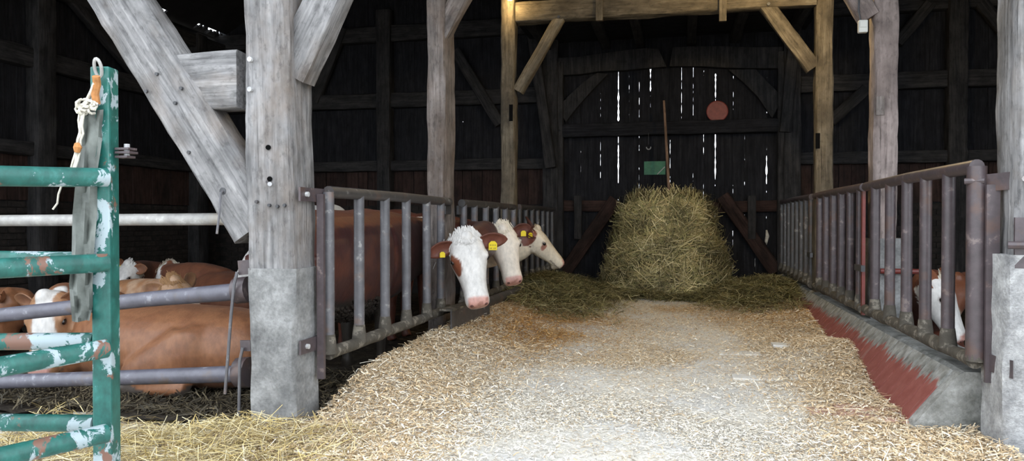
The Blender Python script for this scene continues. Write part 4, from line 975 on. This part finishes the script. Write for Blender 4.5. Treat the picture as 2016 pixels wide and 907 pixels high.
# --- F: tan curly-polled cow lying behind D, facing right
B = Body(); yF = 5.95
rF = (at(95, 600, Y=yF + .25).x, yF + .25); cF = (at(262, 600, Y=yF).x, yF); lying(B, rF, cF, .95, 1, PEN, .56)
pF = at(338, 566, Y=5.72); M = head_frame(pF, RT * .72 + Vector((0, 0, -.52)) + TC * .40, RT * .35 + Vector((0, 0, .8)) + TC * .4, .98); q = M @ Vector((0, 0, -.05))
neck(B, [(cF[0] - .25, yF, .28, .24, .25, .26), (cF[0] + .06, yF - .05, .38, .17, .19, .22), (*q, .12, .12, .14)]); add_head(B, M, .98)
EF = [(-1, (-.26, -.06, .04)), (1, (.24, -.08, .02))]
cow('tan_cow', 'tan cow with a curly blond poll lying in the second row, nose to the post', B, M, .98,
    painter((.29, .14, .066), (.42, .26, .16), [((0, .36, -.05), (.2, .25, .25), (.58, .42, .34))], coat2=(.40, .26, .17)), .018, EF, (.29, .15, .075), (), (520, .10, (.34, .19, .09), 1.7), 'tan cattle lying in the left pen')
# --- G: white face with dark eye beside the green gate post
B = Body(); yG = 8.2; rG = (at(345, 560, Y=9.7).x, 9.7); cG = (at(300, 560, Y=8.35).x, 8.35); lying(B, rG, cG, .95, 1, PEN, .6)
pG = at(262, 527, Y=7.9); M = head_frame(pG, TC * .62 - RT * .42 + Vector((0, 0, -.62)), TC * .55 - RT * .2 + Vector((0, 0, .75)), 1.0); q = M @ Vector((0, 0, -.05))
neck(B, [(cG[0] + .02, 8.5, .3, .24, .26, .26), (cG[0] - .05, 8.25, .40, .17, .2, .24), (*q, .11, .12, .13)]); add_head(B, M, 1.0)
EG = [(-1, (-.28, -.02, .03)), (1, (.31, -.03, .03))]
cow('red_cow', 'white-faced cow with a yellow-tagged tan ear lying in the back row', B, M, 1.0, painter((.12, .05, .032), WHITE), .018, EG, (.22, .095, .048), [(1, EG[1][1], .35, .07)], (160, .06, WHITE, 1.2), 'red cattle lying in the left pen')
# --- H: red-brown cow lying along the back, white curly crown
B = Body(); yH = 7.1; rH = (at(540, 560, Y=yH).x, yH); cH = (at(400, 560, Y=yH + .15).x, yH + .15); lying(B, rH, cH, 1.0, 1, PEN, .66)
pH = at(335, 532, Y=7.45); M = head_frame(pH, (-.5, .6, -.6), (-.3, .4, .8), 1.0); q = M @ Vector((0, 0, -.05))
neck(B, [(cH[0] + .2, cH[1], .34, .22, .26, .26), (cH[0] - .08, cH[1] + .06, .44, .17, .2, .22), (*q, .12, .12, .13)]); add_head(B, M, 1.0)
cow('red_cow', 'red-brown cow lying with its white curly crown turned to the wall', B, M, 1.0, painter((.17, .065, .035), WHITE, coat2=(.12, .045, .026)), .018, [(1, (.28, -.05, .03))], (.16, .06, .035), (), (320, .07, (.62, .56, .46), 1.5), 'red cattle lying in the left pen')
# --- E: tan back at the far left, behind D's head
B = Body(); yE = 5.55; rE = (at(-230, 650, Y=yE).x, yE); cE = (at(10, 650, Y=yE).x, yE); lying(B, rE, cE, .85, 1, PEN, .50)
M = head_frame((cE[0] + .12, yE - .02, .40), (-.8, -.25, -.5), (-.5, -.1, .8), .85); neck(B, [(cE[0] - .2, yE, .25, .22, .24, .24), (cE[0] + .05, yE + .08, .32, .16, .18, .2), (*(M @ Vector((0, 0, -.05))), .11, .11, .12)]); add_head(B, M, .85)
cow('tan_cow', 'brown-tan cow lying at the far side of the gate behind the blazed face', B, M, .85, painter((.22, .095, .045), (.22, .095, .045)), .02, [(-1, (-.26, -.05, .03)), (1, (.26, -.05, .03))], (.28, .12, .06), group='tan cattle lying in the left pen')
# --- I, J: cattle lying in the right pen
B = Body(); rI = (2.16, 8.6); cI = (2.12, 7.15); lying(B, rI, cI, .95, -1, PEN, .66)
pI = at(1836, 551, Y=6.65); M = head_frame(pI, TC * .30 + RT * .38 + Vector((0, 0, -.85)), TC * .55 + RT * .55 + Vector((0, 0, .5)), .96); q = M @ Vector((0, 0, -.05))
neck(B, [(2.12, 7.25, .34, .22, .26, .26), (2.08, 6.9, .48, .17, .22, .24), (*q, .12, .12, .14)]); add_head(B, M, .96)
EI = [(-1, (-.28, -.06, .02)), (1, (.26, -.10, .04))]
cow('red_cow', 'red cow with a long white face lying behind the right-hand fence', B, M, .96, painter(RED, WHITE, face_y=.0), .016, EI, (.22, .08, .04), (), (160, .07, (.66, .60, .48), 1.2), 'cattle lying in the right pen')
B = Body(); rJ = (4.5, 9.3); cJ = (3.35, 8.65); lying(B, rJ, cJ, .95, -1, PEN, .62)
pJ = at(1884, 556, Y=8.25); M = head_frame(pJ, TC * .55 - RT * .50 + Vector((0, 0, -.6)), TC * .5 - RT * .2 + Vector((0, 0, .8)), 1.0); q = M @ Vector((0, 0, -.05))
neck(B, [(3.45, 8.7, .34, .22, .26, .26), (3.1, 8.55, .42, .17, .2, .22), (*q, .12, .12, .13)]); add_head(B, M, 1.0)
EJ = [(-1, (-.28, -.03, .02)), (1, (.29, -.03, .02))]
cow('red_cow', 'red cow with a yellow ear tag lying behind the long white face', B, M, 1.0, painter((.15, .055, .03), (.16, .06, .033), [((0, .5, -.06), (.2, .16, .2), (.45, .36, .27))]), .018, EJ, (.24, .09, .05), [(1, EJ[1][1], .35, .07)], None, 'cattle lying in the right pen')

# ================================================================== HAY BALE AND LOOSE FEED
HB = at(1306, 580, Z=.10); BC = Vector((HB.x + .02, HB.y + .74, H(HB.x, HB.y + .7)))
def bale_r(a, z):
    """radius of the slumping bale at angle a (0 = towards the yard) and height z"""
    top = 1.30; t = z / top; front = math.cos(a)
    r = .60 + .28 * (1 - t) ** 1.4 + .16 * max(0, front) * float(sst(.80, .66, z)) - .07 * max(0, front) * math.exp(-((z - .84) / .08) ** 2)
    r += .10 * noise.noise(Vector((math.cos(a) * 2, math.sin(a) * 2, z * 3))) + .06 * noise.noise(Vector((math.cos(a) * 6, math.sin(a) * 6, z * 8)))
    if front < 0: r = min(r, .70)
    if t > .82: r -= .22 * ((t - .82) / .18) ** 2
    return r
FD = math.atan2(-HB.y, -HB.x)     # facing the yard
na, nz_ = 64, 36; v = []; f = []
for j in range(nz_ + 1):
    z = 1.30 * j / nz_ - .05
    for i in range(na):
        a = 2 * math.pi * i / na; r = bale_r(a, max(z, 0)); v.append((r * math.cos(a + FD), r * math.sin(a + FD), z))
for j in range(nz_):
    for i in range(na): p, q = j * na + i, j * na + (i + 1) % na; f.append((p, q, q + na, p + na))
ci = len(v); v.append((0, 0, 1.30)); o_ = nz_ * na
for i in range(na): f.append((o_ + i, o_ + (i + 1) % na, ci))
bale = empty('hay_bale', BC, 'loosened green-brown round hay bale standing before the barn door', 'hay bale')
obj('core', pydata(v, f, 'core'), MAT['hay_core'], bale, Matrix.Translation(BC), smooth=True)
HAYC = np.array([(.48, .40, .19), (.34, .31, .13), (.66, .57, .33), (.22, .205, .09), (.42, .33, .16), (.12, .105, .05), (.30, .25, .12)])
def pickc(pal, n, lo=.75, hi=1.2): return pal[RNG.integers(0, len(pal), n)] * RNG.uniform(lo, hi, (n, 1))
N = 24000; A = RNG.uniform(-math.pi, math.pi, N); Zz = RNG.uniform(0, 1.30, N) ** 1.0; topm = RNG.random(N) < .16
R_ = np.array([bale_r(a, z) for a, z in zip(A, Zz)]) + RNG.normal(.004, .026, N); Zz[topm] = 1.30 + RNG.normal(0, .022, topm.sum()); R_[topm] = .50 * np.sqrt(RNG.random(topm.sum()))
ca, sa = np.cos(A + FD), np.sin(A + FD)
P = np.stack([BC.x + R_ * ca, BC.y + R_ * sa, BC.z + Zz], 1); Nn = np.stack([ca, sa, np.full(N, .25)], 1); Nn[topm] = (0, 0, 1); Nn /= np.linalg.norm(Nn, axis=1, keepdims=True)
T = np.stack([-sa, ca, np.zeros(N)], 1); Up = np.tile((0, 0, 1.0), (N, 1)); k1 = RNG.normal(0, 1, (N, 1)); k2 = RNG.normal(0, .75, (N, 1))
Dv = T * k1 + Up * k2 + Nn * RNG.normal(0, .18, (N, 1)); Dv[topm] = RNG.normal(0, 1, (topm.sum(), 3)) * (1, 1, .15)
cm = np.array([noise.noise(Vector((math.cos(a) * 2.2 + 4, math.sin(a) * 2.2, z * 4))) for a, z in zip(A, Zz)]); cl = pickc(HAYC, N) * (.92 + .75 * cm)[:, None].clip(.35, 1.5); Lh = RNG.uniform(.10, .42, N)  # clump noise paints shaded hollows and lighter tufts into the stems
obj_ = strands('hay_stems', P, Dv, Nn, Lh, RNG.uniform(.004, .009, N), .40, cl, MAT['straw'], bale, 5); obj_['kind'] = 'stuff'

def ground_strands(name, N, xr, yr, dens, lr, wr, pal, lift, tilt, curl, label, cat, npt=3, lo=.75, hi=1.2, hz=None, parent=None):
    xs, ys = np.zeros(0), np.zeros(0)
    while len(xs) < N:
        x = RNG.uniform(*xr, N * 2); y = RNG.uniform(*yr, N * 2); k = RNG.random(N * 2) < dens(x, y); xs = np.append(xs, x[k]); ys = np.append(ys, y[k])
    xs, ys = xs[:N], ys[:N]; z = (hz or Hn)(xs, ys) + RNG.uniform(0, 1, N) * lift
    P = np.stack([xs, ys, z], 1); a = RNG.uniform(0, 2 * math.pi, N); Dv = np.stack([np.cos(a), np.sin(a), RNG.normal(0, tilt, N)], 1)
    Nn = np.stack([RNG.normal(0, .35, N), RNG.normal(0, .35, N), np.ones(N)], 1); Nn /= np.linalg.norm(Nn, axis=1, keepdims=True)
    C = pal(xs, ys) if callable(pal) else pickc(pal, N, lo, hi)
    o = strands(name, P, Dv, Nn, RNG.uniform(*lr, N), RNG.uniform(*wr, N), curl, C, MAT['straw'], parent, npt)
    return meta(o, label, cat, None, 'stuff')
STR = np.array([(.80, .64, .43), (.72, .54, .33), (.86, .75, .57), (.60, .44, .26), (.88, .80, .66), (.46, .34, .21)])
GRY = np.array([(.82, .76, .66), (.90, .84, .74), (.68, .64, .57), (.40, .37, .33), (.84, .76, .63), (.92, .88, .80)])
ORG = np.array([(.46, .25, .085), (.54, .31, .11), (.36, .19, .065), (.60, .40, .18)])
def vn(x, y, s, o=0): return np.array([noise.noise(Vector((a * s, b_ * s, o))) for a, b_ in zip(x, y)])
def grey_m(x, y):   # how bare and grey the middle of the alley is
    return sst(1.25, .55, np.abs(x + .25 + .12 * (y - 4)) / (1 + .0 * y)) * sst(5.9, 4.3, y)
def chip_pal(x, y):
    n = len(x); g = np.clip(grey_m(x, y) * .85 + .25 * vn(x, y, 1.6, 3), 0, 1); C = pickc(STR, n, .75, 1.15); Gc = pickc(GRY, n, .75, 1.1)
    C = np.where((RNG.random(n) < g)[:, None], Gc, C)
    og = 1.3 * np.exp(-(((x + 1.2) / .52) ** 2 + ((y - 6.9) / .95) ** 2)) + .4 * np.exp(-((y - 8.3) / .8) ** 2)
    return np.where((RNG.random(n) < og * .95)[:, None], pickc(ORG, n, .8, 1.2), C)
def inside(x, y):
    ok = ((y < 3.62) & (x > -3.3) & (x < 2.2)) | ((x > -1.93) & (x < 1.36) & (Hn(x, y) > (x - KX0) * (KZ1 / (KX1 - KX0)) - .005)) | ((x > 0) & (x < 1.5) & (y < 4.26))
    pil = ((x > -2.3) & (x < -1.98) & (y > 3.55) & (y < 3.86)) | ((x > 1.48) & (y > 3.91)); return ok & ~pil
def dchip(x, y):
    near = np.clip(1.15 - .085 * (y - 2.6), .25, 1); e = sst(.35, 1.5, np.abs(x + .2)); bare = sst(-.15, .25, vn(x, y, 1.1, 8) + .55 * e - .1)
    return inside(x, y) * near * (.22 + .78 * bare)
LIT = ground_strands('chopped_straw', 280000, (-3.3, 2.2), (2.4, 9.3), dchip, (.008, .028), (.0022, .005), chip_pal, .014, .22, .5, 'pale chopped straw litter with flakes and stalks covering the whole feed alley', 'straw', 2)
def edge_d(x, y): return inside(x, y) * np.clip(sst(.55, 1.6, np.abs(x + .25)) + .05, 0, 1) * np.clip(1.2 - .09 * (y - 2.6), .2, 1)
ground_strands('straw_flakes', 60000, (-2.6, 2.1), (2.7, 9.0), edge_d, (.014, .048), (.003, .0075), chip_pal, .03, .3, .5, None, None, parent=LIT)
ground_strands('straw_stalks', 2600, (-2.2, 2.0), (3.0, 8.8), edge_d, (.06, .2), (.0025, .004), STR, .035, .2, .15, None, None, 4, parent=LIT)
def dpile(x, y): return np.clip(np.exp(-(((x + 1.35) / .55) ** 2 + ((y - 9.0) / 1.3) ** 2)) * 1.4, 0, 1) * (x > -1.93)
def mound(cx, cy, rx, ry, h):
    def fn(x, y): return Hn(x, y) + h * np.exp(-(((x - cx) / rx) ** 2 + ((y - cy) / ry) ** 2)) + .02 * np.sin(9 * x) * np.cos(8 * y)
    return fn
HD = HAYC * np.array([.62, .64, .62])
def mound_mesh(name, fn, x0, x1, y0, y1, parent):
    xs = np.arange(x0, x1, .05); ys = np.arange(y0, y1, .05); gx, gy = np.meshgrid(xs, ys); gz = fn(gx, gy) - .015; n = len(xs)
    f = [(j * n + i, j * n + i + 1, (j + 1) * n + i + 1, (j + 1) * n + i) for j in range(len(ys) - 1) for i in range(n - 1)]
    return f, np.stack([gx, gy, gz], -1).reshape(-1, 3)
for (nm, lab, fn, xr, yr, dn, N) in (
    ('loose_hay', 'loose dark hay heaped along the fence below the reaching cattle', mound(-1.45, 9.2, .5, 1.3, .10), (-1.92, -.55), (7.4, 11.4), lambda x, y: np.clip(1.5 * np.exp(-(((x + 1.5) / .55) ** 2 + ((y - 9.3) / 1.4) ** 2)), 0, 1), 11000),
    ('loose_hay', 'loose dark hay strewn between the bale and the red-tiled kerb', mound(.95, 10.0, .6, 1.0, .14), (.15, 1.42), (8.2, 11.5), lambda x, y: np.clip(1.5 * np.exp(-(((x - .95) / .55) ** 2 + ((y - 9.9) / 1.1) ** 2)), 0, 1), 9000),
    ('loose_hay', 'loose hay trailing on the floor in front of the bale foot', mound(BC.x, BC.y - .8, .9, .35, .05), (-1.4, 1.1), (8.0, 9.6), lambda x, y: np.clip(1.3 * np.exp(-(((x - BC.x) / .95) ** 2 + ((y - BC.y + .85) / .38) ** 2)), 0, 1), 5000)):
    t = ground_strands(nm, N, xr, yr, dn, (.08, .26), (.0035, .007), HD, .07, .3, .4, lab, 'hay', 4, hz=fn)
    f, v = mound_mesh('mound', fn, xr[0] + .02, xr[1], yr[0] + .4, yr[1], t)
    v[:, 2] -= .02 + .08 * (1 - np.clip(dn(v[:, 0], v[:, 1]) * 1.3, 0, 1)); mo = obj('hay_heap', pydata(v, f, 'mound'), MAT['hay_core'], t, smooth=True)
# golden long straw in the yard corner at the foot of the big post
def dyard(x, y): return ((y < 3.66) & ~((x > -2.3) & (x < -1.98) & (y > 3.55))) * np.clip(sst(-1.35, -2.0, x) * sst(3.72, 3.35, y) + .0, 0, 1)
YEL = np.array([(.56, .44, .19), (.62, .51, .28), (.42, .31, .12), (.28, .21, .10), (.68, .60, .40)])
hy = lambda x, y: Hn(x, y) + .0 + .05 * np.exp(-(((x + 2.25) / .4) ** 2 + ((y - 3.3) / .3) ** 2))
ground_strands('long_straw', 5200, (-3.6, -1.4), (2.5, 3.72), dyard, (.08, .26), (.0025, .0045), YEL, .045, .25, .2, 'long golden straw stalks piled at the foot of the big front post', 'straw', 4, hz=hy)
BED = np.array([(.10, .08, .05), (.06, .05, .035), (.16, .13, .08), (.035, .03, .022)])
def zpen(x, y): return PEN + .11 * sst(4.1, 3.6, y) + .01
ground_strands('soiled_bedding', 9000, (-5.2, -2.02), (3.62, 5.4), lambda x, y: ((y > 3.88) | (x < -2.3)) * 1.0, (.04, .14), (.004, .008), BED, .05, .4, .3, 'dark trodden bedding under the lying tan cow', 'bedding', 3, hz=zpen)

# ================================================================== SMALL THINGS
pf0, pf1 = at(1307, 198, Y=BC.y + .1), at(1318, 392, Y=BC.y - .05); d_ = (pf1 - pf0).normalized()
pk = empty('pitchfork', pf1, 'wooden-handled pitchfork stuck upright in the top of the hay bale', 'pitchfork')
pipe('handle', [pf0, pf0 + d_ * .7, pf1 + d_ * .02], [.017, .021, .024], MAT['handle_wood'], pk, 10)
pipe('socket', [pf1 - d_ * .12, pf1 + d_ * .10], .027, MAT['iron'], pk, 10)
for k in (-1, 0, 1):
    b_ = pf1 + d_ * .08; pipe('tine', [b_, b_ + Vector((k * .06, -.02, -.05)), b_ + Vector((k * .09, -.02, -.18)), b_ + Vector((k * .09, .03, -.34))], [.006, .006, .005, .002], MAT['iron'], pk, 6)
c = at(1412, 219, Y=YB - .06)
rd = empty('red_disc', c, 'faded red round disc propped on the barn door cross beam', 'disc')
pipe('plate', [c, c + Vector((0, .03, 0))], .158, MAT['red_disc'], rd, 36)
pipe('rim', [c + Vector((.155 * math.cos(a), -.002, .155 * math.sin(a))) for a in np.linspace(0, 2 * math.pi, 37)], .006, MAT['red_disc'], rd, 6)
c0, c1_ = at(1268, 344, Y=YB - .03), at(1310, 317, Y=YB - .03)
gs = empty('green_board', c0, 'small faded green board nailed to the barn door behind the bale', 'sign')
MB().box((c0.x, YB - .035, c0.z), (c1_.x, YB - .018, c1_.z)).build('board', MAT['green_sign'], gs)
strapplate('corner_strip', at(1294, 343, Y=YB - .042), at(1309, 328, Y=YB - .042), .012, .006, MAT['galv'], gs, (0, 1, 0))
hk = empty('iron_hook', at(1277, 268, Y=YB - .2), 'iron hook hanging from the door cross beam above the green board', 'hook')
c = at(1277, 290, Y=YB - .2)
pipe('shank', [at(1277, 262, Y=YB - .18), at(1277, 284, Y=YB - .2)], .005, MAT['iron'], hk, 6)
pipe('hook', [c + Vector((.032 * math.sin(a), 0, -.03 * math.cos(a) + .0)) for a in np.linspace(-1.8, 1.9, 12)], .008, MAT['bright_bolt'], hk, 8)
c = at(1697, 54, Y=6.46)
wb = empty('junction_box', c, 'small off-white electrical box on the pinkish post', 'electrical box')
o = MB().box((-.035, -.05, -.05), (.035, .0, .05)).build('box', MAT['white_box'], wb, M=Matrix.Translation(c)); bv = o.modifiers.new('b', 'BEVEL'); bv.width = .008; bv.segments = 2
MB().box((-.025, -.056, -.01), (.025, -.05, .035)).build('cover', MAT['white_box'], wb, M=Matrix.Translation(c))
pipe('cable', [c + Vector((-.015, -.02, .05)), c + Vector((-.03, -.02, .13)), c + Vector((-.02, -.01, .4))], .008, MAT['iron'], wb, 6)
c = at(1509, 467, Y=YB - .03); meta(MB().tube([c + Vector((0, 0, .11)), c + Vector((.012, -.01, .02)), c + Vector((-.005, -.012, -.06)), c + Vector((0, 0, -.11))], [.012, .028, .024, .006], 8).build('rag', MAT['twine'], None, True), 'small white rag caught in a gap of the barn door', 'rag')

# lamps of the barn: one on the tan post (just in view) and one under the second tie beam
def lamp(label, p, energy, r=.05, cage=True):
    t = empty('barn_lamp', p, label, 'lamp', 'warm barn lamps')
    p = Vector(p); pipe('lamp_base', [p + UP * .07, p + UP * .13], .05, MAT['iron'], t, 14)
    bm = bmesh.new(); bmesh.ops.create_uvsphere(bm, u_segments=16, v_segments=10, radius=r); e_ = bpy.data.meshes.new('bulb'); bm.to_mesh(e_); bm.free()
    b_ = obj('bulb', e_, MAT['bulb'], t, Matrix.Translation(p), smooth=True)
    l = bpy.data.lights.new('lamp_light', 'POINT'); l.energy = energy; l.color = (1.0, .74, .36); l.shadow_soft_size = r * 1.1
    lo = bpy.data.objects.new('lamp_light', l); COL.objects.link(lo); place(lo, Matrix.Translation(p + UP * -.07), t)
m, nt, b = newmat('warm_bulb', .4); b.inputs['Emission Color'].default_value = (1, .62, .16, 1); b.inputs['Emission Strength'].default_value = 6; b.inputs['Base Color'].default_value = (.8, .6, .3, 1); MAT['bulb'] = m
lamp('warm yellow lamp at the head of the tan post', at(1004, -7, Y=8.58), 4)
lamp('warm lamp hanging under the second tie beam above the alley', (.95, 7.55, 3.55), 30)
